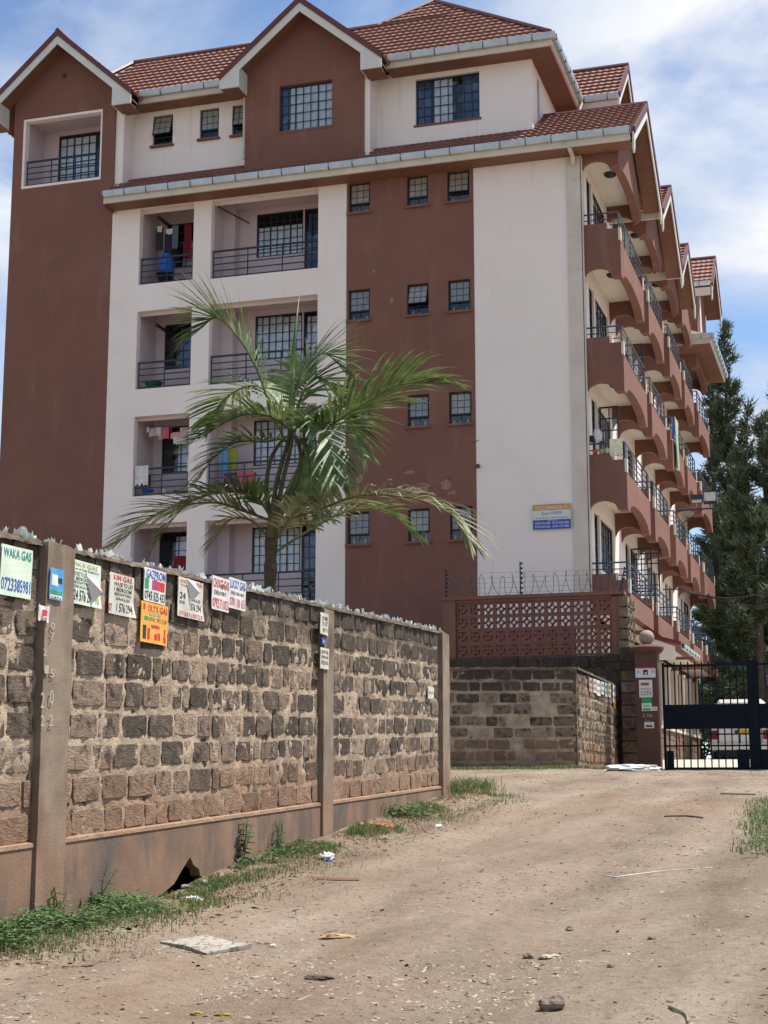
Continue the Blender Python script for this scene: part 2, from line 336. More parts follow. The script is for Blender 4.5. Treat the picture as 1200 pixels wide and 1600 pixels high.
# window builder ---------------------------------------------------------------
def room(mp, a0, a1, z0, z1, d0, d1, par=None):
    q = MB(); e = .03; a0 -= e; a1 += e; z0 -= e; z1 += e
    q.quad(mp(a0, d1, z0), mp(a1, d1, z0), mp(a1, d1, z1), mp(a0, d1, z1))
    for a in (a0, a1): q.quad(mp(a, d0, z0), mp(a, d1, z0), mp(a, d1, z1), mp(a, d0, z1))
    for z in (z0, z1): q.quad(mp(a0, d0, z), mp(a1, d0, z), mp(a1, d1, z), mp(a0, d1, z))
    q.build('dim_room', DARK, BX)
def curtain(mp, a0, a1, z0, z1, d, par, m=CURT, name='curtain'):
    q = MB(); n = max(6, int((a1-a0)/.035)); b = len(q.v); ph = random.random()*6
    for i in range(n+1):
        a = a0+(a1-a0)*i/n; dd = d+.012*sin(i*1.35+ph)
        q.v += [tuple(mp(a, dd, z0)), tuple(mp(a, dd, z1))]
    for i in range(n): q.f.append((2*i, 2*i+2, 2*i+3, 2*i+1)); q.m.append(0)
    q.build(name, m, par, smooth=True)
def window(mp, a0, a1, z0, z1, d, nx, nz, panes='join', fr=.04, bar=.018, curts=(), sill=None, par=BX, name='window', gl=GLASS, deep=.9, mk_room=True):
    q = MB(); t = .05
    q.box(a0, a0+fr, d, d+t, z0, z1, mp=mp).box(a1-fr, a1, d, d+t, z0, z1, mp=mp).box(a0+fr, a1-fr, d, d+t, z0, z0+fr, mp=mp).box(a0+fr, a1-fr, d, d+t, z1-fr, z1, mp=mp)
    A = [a0+(a1-a0)*i/nx for i in range(nx+1)]; Z = [z0+(z1-z0)*i/nz for i in range(nz+1)]
    for i in range(1, nx):
        bw = bar*1.8 if (nx > 4 and i % 3 == 2) else bar
        q.box(A[i]-bw/2, A[i]+bw/2, d+.01, d+t-.01, z0+fr, z1-fr, mp=mp)
    for j in range(1, nz): q.box(a0+fr, a1-fr, d+.014, d+t-.014, Z[j]-bar/2, Z[j]+bar/2, mp=mp)
    wn = q.build(name, STEEL, par)
    def pq(q, i, j):
        e = bar/2; k = [random.uniform(-.004, .004) for _ in range(4)]; b0 = d+t*.5
        c = [(A[i]+e, Z[j]+e), (A[i+1]-e, Z[j]+e), (A[i+1]-e, Z[j+1]-e), (A[i]+e, Z[j+1]-e)]
        q.quad(*[mp(c[s][0], b0+k[s], c[s][1]) for s in range(4)])
    if panes == 'each':
        for i in range(nx):
            for j in range(nz): p = MB(); pq(p, i, j); p.build('pane', gl, wn)
    else:
        p = MB()
        for i in range(nx):
            for j in range(nz): pq(p, i, j)
        p.build('pane', gl, wn, kind='stuff')
    for (c0, c1, zt, zb, mm) in curts:
        curtain(mp, a0+(a1-a0)*c0, a0+(a1-a0)*c1, z0+(z1-z0)*zb, z0+(z1-z0)*zt, d+t+.015, wn, mm)
    if sill: MB().box(a0-.05, a1+.05, d-(sill), d+.02, z0-.07, z0-.004, mp=mp).build('sill', BROWN, wn)
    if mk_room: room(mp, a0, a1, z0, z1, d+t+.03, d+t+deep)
    return wn
for k, F in enumerate(FL[:4]):
    window(FM, -16.05, -14.62, F+1.16, F+2.47, YB+.03, 7, 5, curts=[(.02, .55 if k % 2 else .98, .97 if k else .7, .02, CURT)] + ([(.55, 1, .95, .02, CURT)] if k % 2 else []), mk_room=False)
    window(FM, -14.58, -13.75, F+.02, F+2.47, YB+.03, 4, 8, name='balcony_door', curts=[(.1, .9, .95, .45, CURTB if k != 1 else CURT)], mk_room=False)
    window(FM, -18.88, -17.72, F+1.12, F+2.47, YB+.03, 4, 5, curts=[(.42, .98, .9 if k else .6, .02, CURT if k != 1 else CURTB)], mk_room=False)
# railings ---------------------------------------------------------------------
def rail_front(a0, a1, z0, z1, d, nb, np_, par=BX, mp=FM, m=RAIL, r=.016):
    q = MB()
    for i in range(nb): z = z0+.06+(z1-z0-.06)*i/(nb-1); rr = r*1.5 if i == nb-1 else r*.85; q.box(a0+.012, a1-.012, d-rr, d+rr, z-rr, z+rr, mp=mp)
    for i in range(np_): a = a0+.03+(a1-a0-.06)*i/(np_-1); q.box(a-r*.8, a+r*.8, d-r*.75, d+r*.75, z0, z1-.01, mp=mp)
    return q.build('railing', m, par)
for F in FL[:4]:
    rail_front(-19.08, -17.44, F+.22, F+1.0, YF+.1, 5, 3, m=STEEL); rail_front(-16.86, -13.7, F+.18, F+1.0, YF+.1, 5, 4, m=STEEL)
# brown panel with bathroom windows ----------------------------------------------
bw = []
for k, F in enumerate(FL[:4]):
    for (a0, a1) in ((-12.79, -12.18), (-11.13, -10.54), (-10.0, -9.39)): bw.append((a0, a1, F+1.64, F+2.5, k))
q = MB(); panel(q, FM, XB, XC, 2.0, 18.25, [b[:4]+(.13,) for b in bw], YF-.012, .13)
q.quad((XB, YF-.012, 18.25), (XC, YF-.012, 18.25), (XC, YF+.7, 18.25), (XB, YF+.7, 18.25))
q.quad((XB, YF-.012, 2), (XB, YF+.02, 2), (XB, YF+.02, 18.25), (XB, YF-.012, 18.25)).quad((XC, YF-.012, 2), (XC, YF+.02, 2), (XC, YF+.02, 18.25), (XC, YF-.012, 18.25))
q.build('brown_front_wall', BROWN, BX)
def bath_window(a0, a1, z0, z1, d, tilt, par=BX, sill=True, gl=OBSC):
    zs = z0+(z1-z0)*.30
    wn = MB(); f = .03
    wn.box(a0, a0+f, d, d+.05, z0, z1).box(a1-f, a1, d, d+.05, z0, z1).box(a0+f, a1-f, d, d+.05, z0, z0+f).box(a0+f, a1-f, d, d+.05, zs-.015, zs+.015).box(a0+f, a1-f, d, d+.05, z1-f, z1)
    am = (a0+a1)/2; wn.box(am-.008, am+.008, d+.01, d+.04, z0+f, zs-.015)
    W = wn.build('window', STEEL, par)
    p = MB(); p.quad((a0+f, d+.03, z0+f), (a1-f, d+.03, z0+f), (a1-f, d+.03, zs-.015), (a0+f, d+.03, zs-.015)); p.build('pane', GLASS, W)
    # hinged sash with nine small obscured panes
    H = z1-f-zs; ct, st = cos(tilt), sin(tilt)
    mp = lambda a, h, t: (a, d-.012-(H-h)*st+t, z1-f-(H-h)*ct)     # h measured from the sash bottom
    s = MB()
    def bx(a_0, a_1, h0, h1, t0, t1, m):
        s.box(a_0, a_1, h0, h1, t0, t1, m, mp=lambda x, y, z: mp(x, y, z))
    L_, R_ = a0+f+.004, a1-f-.004
    bx(L_, L_+.02, 0, H, -.012, .012, 0); bx(R_-.02, R_, 0, H, -.012, .012, 0); bx(L_+.02, R_-.02, 0, .03, -.012, .012, 0); bx(L_+.02, R_-.02, H-.02, H, -.012, .012, 0)
    for i in (1, 2):
        a = L_+(R_-L_)*i/3; bx(a-.006, a+.006, .03, H-.02, -.009, .009, 0); h = H*i/3; bx(L_+.02, R_-.02, h-.007, h+.007, -.010, .010, 0)
    sh = s.build('sash', STEEL, W)
    g = MB(); g.quad(mp(L_+.02, .03, 0), mp(R_-.02, .03, 0), mp(R_-.02, H-.02, 0), mp(L_+.02, H-.02, 0)); g.build('pane', gl, W)
    if sill: MB().box(a0-.05, a1+.05, d-.19, d-.01, z0-.06, z0-.003).build('sill', BROWN, W)
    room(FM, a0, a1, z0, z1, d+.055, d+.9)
    return W
tilts = {(0, 0): .03, (0, 1): .03, (0, 2): .16, (1, 0): .03, (1, 1): .33, (1, 2): .03, (2, 1): .05}
OB = [OBSC, mat('obscured_glass_grey', (.22, .25, .25), (.14, .16, .16), 6., .2, spec=.6), mat('obscured_glass_soffit_reflection', (.30, .26, .20), (.20, .17, .13), 6., .25, spec=.6)]  # tan one paints the soffit's reflection into the top-row panes
BOTTLE = []
for i, b in enumerate(bw):
    j = i % 3; k = b[4]; bath_window(b[0], b[1], b[2], b[3], YF+.1, tilts.get((k, j), .03), gl=OB[2] if k == 0 else OB[(j+k) % 2]); BOTTLE.append((b[0], b[1], b[2]+.03, k, j))
# white blind panel, pilaster, tower ----------------------------------------------
q = MB(); q.quad((XC, YF, 2), (XD, YF, 2), (XD, YF, 18.25), (XC, YF, 18.25)).quad((XC, YF, 18.25), (XD, YF, 18.25), (XD, YF+2, 18.25), (XC, YF+2, 18.25))
q.build('white_blind_wall', WHITE, BX)
MB().box(XC+.003, -6.765, YF-.02, YF+.003, 2.0, 5.42).build('dado', BROWN, BX)
MB().box(-6.76, XD, YF-.05, YF-.003, 2.0, 17.80).box(XD-.02, XD+.03, YF-.05, YF+.2, 2.0, 17.8).build('pilaster', CREAM, BX)
q = MB(); to = [(-22.93, -20.44, 18.97, 21.0, .2)]
panel(q, FM, XT, XA, 2.0, 21.3, to, YF-.006, .2); q.quad((XT, YF-.006, 2), (XT, YE, 2), (XT, YE, 21.3), (XT, YF-.006, 21.3))
q.quad((XA, YF-.006, 18.2), (XA, YF-.006, 21.3), (XA, YF+.05, 21.3), (XA, YF+.05, 18.2))
q.quad((XA, YF-.006, 2), (XA, YF-.006, 18.2), (XA, YF+.002, 18.2), (XA, YF+.002, 2))
slab(q, FM, [(XT, 21.3), (XA, 21.3), (XA, 21.70), (-21.65, 23.17), (XT, 21.70)], YF-.006, YF+.2)
q.build('tower_wall', BROWN, BX)
q = MB(); z0, z1 = 18.75, 21.15; YT = 39.2   # tower balcony recess
panel(q, FM, -23.0, -20.35, z0, z1, [(-22.5, -20.5, 19.02, 21.0, .1)], YT, .1)
for a in (-23.0, -20.35): q.quad((a, YF+.19, z0), (a, YT, z0), (a, YT, z1), (a, YF+.19, z1))
for z in (18.9, z1): q.quad((-23, YF+.19, z), (-20.35, YF+.19, z), (-20.35, YT, z), (-23, YT, z))
q.build('recessed_balcony', INNER, BX)
q = MB()
for (a0, a1, b0, b1) in ((-23.0, -22.924, 18.90, 21.07), (-20.446, -20.40, 18.90, 21.07), (-22.924, -20.446, 20.994, 21.07), (-22.924, -20.446, 18.90, 18.976)): MB().box(a0, a1, YF-.02, YF+.204, b0, b1).build('opening_surround', WHITE, BX)
rail_front(-22.9, -20.46, 18.97, 19.75, YF+.08, 5, 4, m=STEEL)
window(FM, -22.5, -20.5, 19.02, 21.0, YT+.03, 8, 6, 'each', curts=[(.02, .6, .96, .02, CURT), (.6, .98, .96, .02, CURTB)])
# attic storey --------------------------------------------------------------------
YA = 38.7
aw = [(-19.12, -18.48, 20.03, 20.98), (-17.62, -17.02, 20.05, 20.98), (-16.6, -16.0, 20.03, 20.97)]
q = MB(); panel(q, FM, -19.7, -15.9, 18.3, 21.25, [a+(.12,) for a in aw], YA, .12)
panel(q, FM, -12.35, -7.78, 18.3, 21.25, [(-11.08, -9.25, 19.63, 20.98, .12)], YA, .12)
for x in (-19.7, -15.9, -12.35): q.quad((x, YF+.01, 18.2), (x, YA, 18.2), (x, YA, 21.25), (x, YF+.01, 21.25))
q.quad((XA, YF+.05, 18.2), (-19.7, YF+.05, 18.2), (-19.7, YF+.05, 21.25), (XA, YF+.05, 21.25))
q.box(-12.349, -12.20, YF+.03, YA, 18.6, 21.2)
panel(q, SM, YA, YE-2, 18.3, 21.25, [(39.4, 39.75, 19.3, 20.9, .12)], 7.78, .12)
q.build('attic_white_wall', WHITE, BX)
q = MB(); panel(q, FM, -15.9, -12.35, 18.2, 21.2, [(-14.87, -13.30, 19.64, 21.0, .13)], YF-.004, .13)
slab(q, FM, [(-15.9, 21.2), (-12.35, 21.2), (-12.35, 21.57), (-14.07, 23.01), (-15.9, 21.48)], YF-.004, YF+.2)
for x in (-15.9, -12.35): q.quad((x, YF-.004, 18.2), (x, YF+.02, 18.2), (x, YF+.02, 21.2), (x, YF-.004, 21.2))
q.build('gable_wall', BROWN, BX)
for i, a in enumerate(aw): bath_window(*a, YA+.09, (.30, .04, .22)[i])
window(FM, -14.87, -13.30, 19.64, 21.0, YF+.1, 7, 5, 'each', curts=[(0.0, .18, .95, 0, CURTB), (.18, 1, .97, 0, CURT)], sill=.12)
window(FM, -11.08, -9.25, 19.63, 20.98, YA+.08, 8, 5, 'each', curts=[(.0, .22, .97, 0, CURTB), (.28, .56, .97, 0, CURT), (.72, 1, .97, 0, CURTB)], sill=.1)
window(SM, 39.4, 39.75, 19.3, 20.9, 7.86, 2, 5)
# roof tiles -------------------------------------------------------------------------
def tiles(name, p0, dx, ds, nrm, L, ext, par=BX, wave=.2, row=.36, step=.075):
    p0, dx, ds, nrm = Vector(p0), Vector(dx), Vector(ds).normalized(), Vector(nrm).normalized()
    q = MB(); n = max(1, int(round(L/row))); rr = L/n
    for j in range(n):
        s0, s1 = j*rr, (j+1)*rr; lo = ext(s0+.001); hi = ext(s1-.001)
        a0, a1 = lo; b0, b1 = hi
        K = max(2, int(max(a1-a0, b1-b0)/.05)); b = len(q.v)
        for k in range(K+1):
            t = k/K; xa = a0+(a1-a0)*t; xb = b0+(b1-b0)*t
            ha = .014*sin(2*pi*xa/wave); hb = .010*sin(2*pi*xb/wave); so_ = s0-.030*sin(2*pi*xa/wave+.8)
            for (x, s, h) in ((xa, so_, 0.), (xa, so_, step+ha), (xb, s1+.02, .012+hb)): q.v.append(tuple(p0+dx*x+ds*s+nrm*h))
        for k in range(K):
            c = b+3*k; q.f += [(c, c+3, c+4, c+1), (c+1, c+4, c+5, c+2)]; q.m += [0, 0]
    # deck below the tiles
    e0, e1 = ext(0.001), ext(L-.001); q.quad(p0+dx*e0[0], p0+dx*e0[1], p0+dx*e1[1]+ds*L, p0+dx*e1[0]+ds*L) if abs(e0[0]-e1[0])+abs(e0[1]-e1[1]) < .01 else None
    return q.build(name, TILE, par, smooth=False)
def slope_tiles(y0, z0, m, y1, ext, name='roof'):
    c = 1/sqrt(1+m*m); L = (y1-y0)/c
    return tiles(name, (0, y0, z0), (1, 0, 0), (0, c, c*m), (0, -c*m, c), L, lambda s: ext(y0+s*c))
MR = .88
def ext_main(y):
    x0 = -20.9+0*y; x1 = -7.09-(y-38.1) if y <= 42.55 else -11.55
    if y > 41.0: x0 = -12.95-(41.0-y)*1.0
    else: x0 = -21.6+(y-38.1)*.3
    return (min(x0, x1-.02), x1)
slope_tiles(38.1, 21.45, MR, 42.55, ext_main)
c = 1/sqrt(1+MR*MR)
# right hip side and back slopes
q = MB(); AP = (-11.55, 42.55, 21.45+MR*4.45)
q.quad((-7.09, 38.1, 21.45), (-7.09, 47, 21.45), AP).quad((-16, 47, 21.45), (-7.09, 47, 21.45), AP)
q.quad((-12.95, 41.0, 24.0), AP, (-12.95, 44.1, 24.0))
q.quad((-20.8, 41.0, 24.0), (-12.95, 41, 24.0), (-12.95, 44.1, 21.3), (-20.8, 44.1, 21.3)).quad((-21.6, 38.1, 21.45), (-20.8, 41, 24), (-23, 44, 21.3))
q.box(-23.3, -7.8, 44.0, YE-.3, 21.0, 21.3)
q.build('rear_roof', TILE, BX)
cap = MB()
def ridge(p, q_, r=.075): MB().tube([p, q_], r, 6).build('ridge_cap', TRIM, BX)
ridge((-21.0, 41.0, 24.03), (-12.9, 41.0, 24.03)); ridge((-12.95, 41.0, 24.03), (-11.55, 42.5, 25.4)); ridge((-11.55, 42.5, 25.4), (-7.15, 38.12, 21.55)); ridge((-21.0, 41., 24.03), (-21.65, 39.2, 22.5))
# pent roof and its gable returns
pz = lambda y: 18.2+.67*(y-37.4)
slope_tiles(37.4, 18.2, .67, 38.72, lambda y: (-19.93, -7.70))
slope_tiles(37.4, 18.2, .67, 40.15, lambda y: (-7.72, -4.9))
q = MB(); q.box(-19.93, -4.98, 37.42, 37.99, 17.86, 17.89)
q.quad((-19.93, 37.42, 17.78), (-19.93, 38.0, 17.78), (-19.93, 38.0, 18.6), (-19.93, 37.42, 18.2)); q.build('soffit', SOFF, BX)
fas = MB(); fas.box(-19.95, -4.98, 37.36, 37.42, 17.87, 18.03); fas.build('fascia', CREAM, BX)
def gutter(p, q_, side, par=BX, gap=.68, drop=.17, w=.13):
    p, q_ = Vector(p), Vector(q_); d = (q_-p).normalized(); o = Vector(side); L = (q_-p).length
    g = MB(); up = Vector((0, 0, 1))
    prof = [(0, 0), (0, -drop), (w*.75, -drop), (w, -drop*.55), (w, 0), (w-.015, 0), (w-.02, -drop*.5), (w*.7, -drop+.015), (.015, -drop+.015), (.015, 0)]
    g.prism([p+o*a+up*b for a, b in prof], q_-p)
    G = g.build('gutter', GUT, par)
    if abs(d.x) > .5: bk = MB().box(-.009, .009, -w-.006, .004, -drop-.004, .004)
    else: bk = MB().box(-.004, w+.006, -.009, .009, -drop-.004, .004)
    me = bk.mesh('bracket', STEEL); n = int(L/gap)
    for i in range(n+1): place('bracket', me, G, p+d*min(L-.02, .02+i*gap))
    return G
gutter((-19.95, 37.36, 18.2), (-4.95, 37.36, 18.2), (0, -1, 0))
# attic eave: soffits, fascias, gutters
parts('soffit', SOFF, [(-19.7, -16.35, 38.15, YA, 21.12, 21.15), (-11.75, -7.15, 38.12, YA, 21.12, 21.15), (-7.80, -7.15, YA, 42.4, 21.12, 21.15)], BX)
parts('fascia', CREAM, [(-19.3, -16.4, 38.08, 38.15, 21.12, 21.28), (-11.75, -7.09, 38.06, 38.12, 21.12, 21.28), (-7.15, -7.09, 38.12, 42.4, 21.12, 21.28)], BX)
gutter((-19.25, 38.07, 21.45), (-16.45, 38.07, 21.45), (0, -1, 0)); gutter((-11.7, 38.05, 21.45), (-6.98, 38.05, 21.45), (0, -1, 0)); gutter((-7.09, 38.1, 21.45), (-7.09, 42.4, 21.45), (1, 0, 0))
parts('roof_deck', TRIM, [(-19.9, -16.2, 38.16, 38.7, 21.3, 21.42), (-12.2, -7.2, 38.16, 39.2, 21.3, 21.42)], BX)
# gables ---------------------------------------------------------------------------------
def gable(mp, am, hl, hr, zap, m, dv, dw, db, box=True, th=.0, end=.30, cut=None):
    """verge gable: ridge at a=am, half widths hl/hr, apex zap, slope m, verge plane dv, wall plane dw, runs back to db"""
    for sgn, hw in ((-1, hl), (1, hr)):
        c = 1/sqrt(1+m*m); L = hw/c
        o = Vector(mp(am+sgn*hw, dv, zap-m*hw)); along = Vector(mp(0, 1, 0))-Vector(mp(0, 0, 0)); ax = Vector(mp(1, 0, 0))-Vector(mp(0, 0, 0))
        ds = -ax*sgn*c+Vector((0, 0, m*c)); nr = ax*sgn*m*c+Vector((0, 0, c))
        tiles('roof', o, along, ds, nr, L, lambda s: (0.0, db-dv), BX)
        P = lambda a, d, z: Vector(mp(a, d, z))
        e = am+sgn*hw; ze = zap-m*hw
        t = MB(); t.prism([P(am, dv-.05, zap+.09), P(am, dv-.05, zap-.10), P(e, dv-.05, ze-.10), P(e, dv-.05, ze+.09)], P(0, .09, 0)-P(0, 0, 0)); t.build('verge_trim', TRIM, BX)
        t = MB(); t.prism([P(am, dv-.015, zap-.10), P(am, dv-.015, zap-.36), P(e-sgn*.0, dv-.015, ze-.36+.0), P(e, dv-.015, ze-.10)], P(0, .035, 0)-P(0, 0, 0)); t.build('bargeboard', BARGE, BX)
        t = MB(); t.prism([P(am, dv+.02, zap-.2), P(am, dv+.02, zap-.24), P(e, dv+.02, ze-.24), P(e, dv+.02, ze-.2)], P(0, dw-dv-.02, 0)-P(0, 0, 0)); t.build('soffit', SOFF, BX)
        if box:
            x0 = e-sgn*.60
            t = MB(); t.prism([P(e, dv-.02, ze-.36), P(x0, dv-.02, ze-.36), P(x0, dv-.02, ze-.36+.60*m), ], P(0, .045, 0)-P(0, 0, 0)); t.box(min(x0, x0+sgn*.03), max(x0, x0+sgn*.03), dv+.026, dw-.01, ze-.36, ze+.25, mp=lambda a, d, z: mp(a, d, z)); t.build('eave_end', BARGE, BX)
            MB().box(min(e, x0)+.03, max(e, x0)-.03, dv+.027, dw+.15, ze-.36, ze-.33, mp=mp).build('soffit', SOFF, BX)
        else:
            t = MB(); t.prism([P(e+sgn*.02, dv-.02, ze-.05), P(e-sgn*.22, dv-.02, ze+.05), P(e-sgn*.16, dv-.02, ze-.42), P(e-sgn*.04, dv-.02, ze-.62), P(e+sgn*.02, dv-.02, ze-.52)], P(0, .05, 0)-P(0, 0, 0)); t.build('eave_end', BARGE, BX)
    p, r_ = mp(am, dv-.04, zap+.06), mp(am, db, zap+.06); ridge(p, r_)
gable(FM, -21.65, 2.45, 2.45, 23.38, .89, 37.4, 38.0, 41.0)
gable(FM, -14.07, 2.38, 2.40, 23.22, .84, 37.4, 38.0, 40.6)
gable(SM, 40.25, 2.85, 2.75, 20.05, .67, 4.9, 5.4, 7.78, box=False)
gable(SM, 45.6, 2.3, 2.6, 19.68, .68, 4.9, 5.4, 7.78, box=False)
gable(SM, 50.35, 1.9, 1.9, 19.45, .72, 4.9, 5.4, 7.78, box=False)
gable(SM, 44.5, 2.1, 2.1, 23.35, .88, 5.95, 6.5, 9.0, box=False)
gable(SM, 60.3, 2.0, 2.0, 22.35, .85, 4.8, 5.4, 8.5, box=False)
gutter((-9.0, 42.35, 21.5), (-5.95, 42.35, 21.5), (0, -1, 0)); MB().box(-9, -5.97, 42.33, 42.39, 21.05, 21.32).build('fascia', CREAM, BX)
gutter((-7.7, 48.35, 18.1), (-4.95, 48.35, 18.1), (0, -1, 0)); MB().box(-7.7, -4.93, 48.33, 48.4, 17.7, 17.94).build('fascia', CREAM, BX)
MB().box(-7.7, -4.93, 43.08, 43.14, 17.82, 18.04).build('fascia', CREAM, BX)
gutter((-8, 58.2, 20.75), (-4.85, 58.2, 20.75), (0, -1, 0)); MB().box(-8, -4.85, 58.18, 58.24, 20.2, 20.52).build('fascia', CREAM, BX)
parts('dormer_wall', BROWN, [(-8.4, -6.51, 42.6, 46.4, 18.5, 21.6), (-8.4, -5.41, 58.5, 62.1, 17.8, 20.7)], BX)
q = MB(); slab(q, SM, [(42.9, 21.4), (46.1, 21.4), (44.5, 22.9)], 6.5, 6.7); slab(q, SM, [(58.6, 20.7), (62, 20.7), (60.3, 22.0)], 5.4, 5.6); q.build('dormer_gable', BROWN, BX)
MB().box(-5.41, -5.36, 59.2, 59.6, 17.9, 20.5).build('dormer_pilaster', WHITE, BX)
# low hip roof over the last bays
q = MB(); H0, H1, H2, H3 = (-4.72, 56.0, 17.95), (-4.72, 62.0, 17.95), (-7.8, 62.0, 19.8), (-7.8, 56.0, 17.95)
q.quad(H0, H1, (-7.0, 59.5, 19.4), (-7.0, 58.5, 19.4)).quad(H0, (-7.8, 56.0, 17.95), (-7.0, 58.5, 19.4)).quad(H1, (-7.8, 62, 17.95), (-7.0, 59.5, 19.4)); q.build('hip_roof', TILE, BX)
MB().box(-7.8, -4.76, 56.05, 62.0, 17.66, 17.70).build('soffit', SOFF, BX)
MB().box(-7.8, -4.72, 55.98, 56.05, 17.66, 17.88).box(-4.76, -4.72, 56.05, 62.0, 17.66, 17.88).build('fascia', CREAM, BX)
gutter((-7.8, 55.96, 18.0), (-4.6, 55.96, 18.0), (0, -1, 0)); gutter((-4.72, 55.96, 18.0), (-4.72, 62, 18.0), (1, 0, 0))
# side wall and stacked balconies ----------------------------------------------------------
bays = [(38.03, 42.4), (43.4, 46.9), (48.4, 51.7), (52.7, 55.8), (57.4, 61.6)]
q = MB(); sh = []
for F in FL[:4]:
    for (a, b) in bays:
        sh += [(a+.75, a+1.55, F+.02, F+2.35, .12), (a+1.75, b-.35, F+.95, F+2.35, .12)]
panel(q, SM, YF, YE, 5.9, 18.3, sh, 6.37, .12); q.quad((XD, YE, 2), (XT, YE, 2), (XT, YE, 21), (XD, YE, 21)); q.build('side_wall', WHITE, BX)
for h in sh:
    if h[0] < 50: window(SM, h[0], h[1], h[2], h[3], 6.43, 2 if h[1]-h[0] < .9 else 5, 6 if h[2] < h[3]-2 else 4, fr=.05, bar=.025, curts=[(.1, .8, .95, .1, CURTB if h[1]-h[0] < .9 else CURT)])
    else: window(SM, h[0], h[1], h[2], h[3], 6.43, 2, 4, fr=.06, bar=.03)
def arch(a0, a1, z, rise, n=10): return [(a0+(a1-a0)*i/n, z+rise*sqrt(max(0, 1-(2*i/n-1)**2))) for i in range(n+1)]
def bay(a, b, F, top=False, bottom=False, dz=0):
    P = F+.43; L = F-.85; xi, xm, xo = 6.37, 5.75, 5.4
    q = MB(); Lb = 5.74 if bottom else L
    if top: P = None
    # front and rear returns (outline in X, z)
    for (yy, rear) in ((a, 0), (b-.13, 1)):
        if top: o = [(-xo, 17.53-dz)] + [(-xo, 18.35-dz*1.5), (-xi, 18.6-dz*1.5)] + arch(-xi, -5.62, 17.42-dz, .27)
        else:
            o = [(-xo, Lb), (-xo, P), (-xm, P), (-xm, P+.17), (-xi, P+.17)] + ([(-xi, Lb)] if bottom else arch(-xi, -5.64, L, .25))
        slab(q, FM, o, yy, yy+.13)
    # outer face (outline in Y, z)
    a1, b1 = a+.131, b-.131
    if top: o = [(b1, 17.5-dz), (b1, 18.0-dz), ((a+b)/2, 18.9-dz*3), (a1, 18.0-dz), (a1, 17.5-dz)] + arch(a1+.15, b1-.15, 17.42-dz, .34)
    else: o = [(b1, Lb), (b1, P), (b1-.14, P), (b1-.14, P-.33), (a1+.14, P-.33), (a1+.14, P), (a1, P)] + ([(a1, Lb)] if bottom else [(a1, L)] + arch(a1+.2, b1-.2, L, .32))
    slab(q, SM, o, xo, xo+.22)
    bal = q.build('balcony', BROWN, BX)
    if not top:
        s = MB(); s.box(-xi, -xo-.221, a+.131, b-.131, (F-.2 if not bottom else 5.75), F); s.build('slab', CEIL, bal)
        parts('painted_edge', CREAM, [(-xm+.005, -xm+.06, a-.01, a+.14, P+.002, P+.18), (-xo-.05, -xo+.012, a-.012, a+.16, P-.33, P+.02), (-xo-.05, -xo+.012, b-.16, b-.03, P-.33, P+.02)], bal)
        r = MB(); z0, z1 = P-.33, F+.88; rr = .017
        pts = lambda z: [(-xi, a+.06, z), (-xo+-.05, a+.06, z), (-xo-.05, b-.06, z)]
        for k in range(5):
            z = P-.2+(z1-P+.2)*k/4; R = .024 if k == 4 else .014
            if z > P+.02: r.tube([(-xi, a+.06, z), (-xo-.05, a+.06, z)], R, 5)
            r.tube([(-xo-.05, a+.06, z), (-xo-.05, b-.06, z)], R, 5)
        for yy in [a+.06+(b-a-.12)*i/4 for i in range(5)]: r.tube([(-xo-.05, yy, P-.33 if 0 < yy-a-.1 < b-a-.3 else P), (-xo-.05, yy, z1)], .019, 5)
        r.build('railing', RAIL, bal)
    cz = F+2.86 if not top else 18.2
    if top:
        c_ = MB(); c_.quad((-xi, a+.1, 18.02), (-xo-.1, a+.1, 18.02), (-xo-.1, b-.1, 18.02), (-xi, b-.1, 18.02)); c_.build('ceiling', CEIL, bal)
    lz = 18.0 if top else F-.21
    if not bottom:
        l = MB(); l.lathe([(.17, 0), (.17, -.03), (.13, -.07), (.05, -.09)], (-5.88, (a+b)/2-.4, lz), 14); l.build('ceiling_lamp', [STEEL], bal, smooth=False)
for (a, b) in bays:
    bay(a, b, 18.41, top=True, dz=.32 if a > 57 else 0)
    for i, F in enumerate(FL[:4]): bay(a, b, F, bottom=(i == 3))
# gable infill walls above the top arches
q = MB()
for (m_, hw, zt) in ((40.25, 2.3, 19.6), (45.6, 2.2, 19.2), (50.35, 1.7, 19.0)): slab(q, SM, [(m_-hw, 18.0), (m_+hw, 18.0), (m_, zt)], 5.42, 5.54)
q.build('gable_infill', BROWN, BX)
MB().box(-7.8, -5.55, 38.2, YE-.1, 18.22, 18.3).build('upper_slab', CEIL, BX)
# sashes standing open over the balconies
for (y_, F, x0, x1) in ((39.75, FL[2], -6.33, -5.82), (44.6, FL[1], -6.33, -5.75), (44.9, FL[3], -6.33, -5.72), (45.9, FL[3], -6.33, -5.62)):
    window(FM, x0, x1, F+.95, F+2.25, y_, 2, 4, fr=.04, bar=.03, name='open_window', mk_room=False)
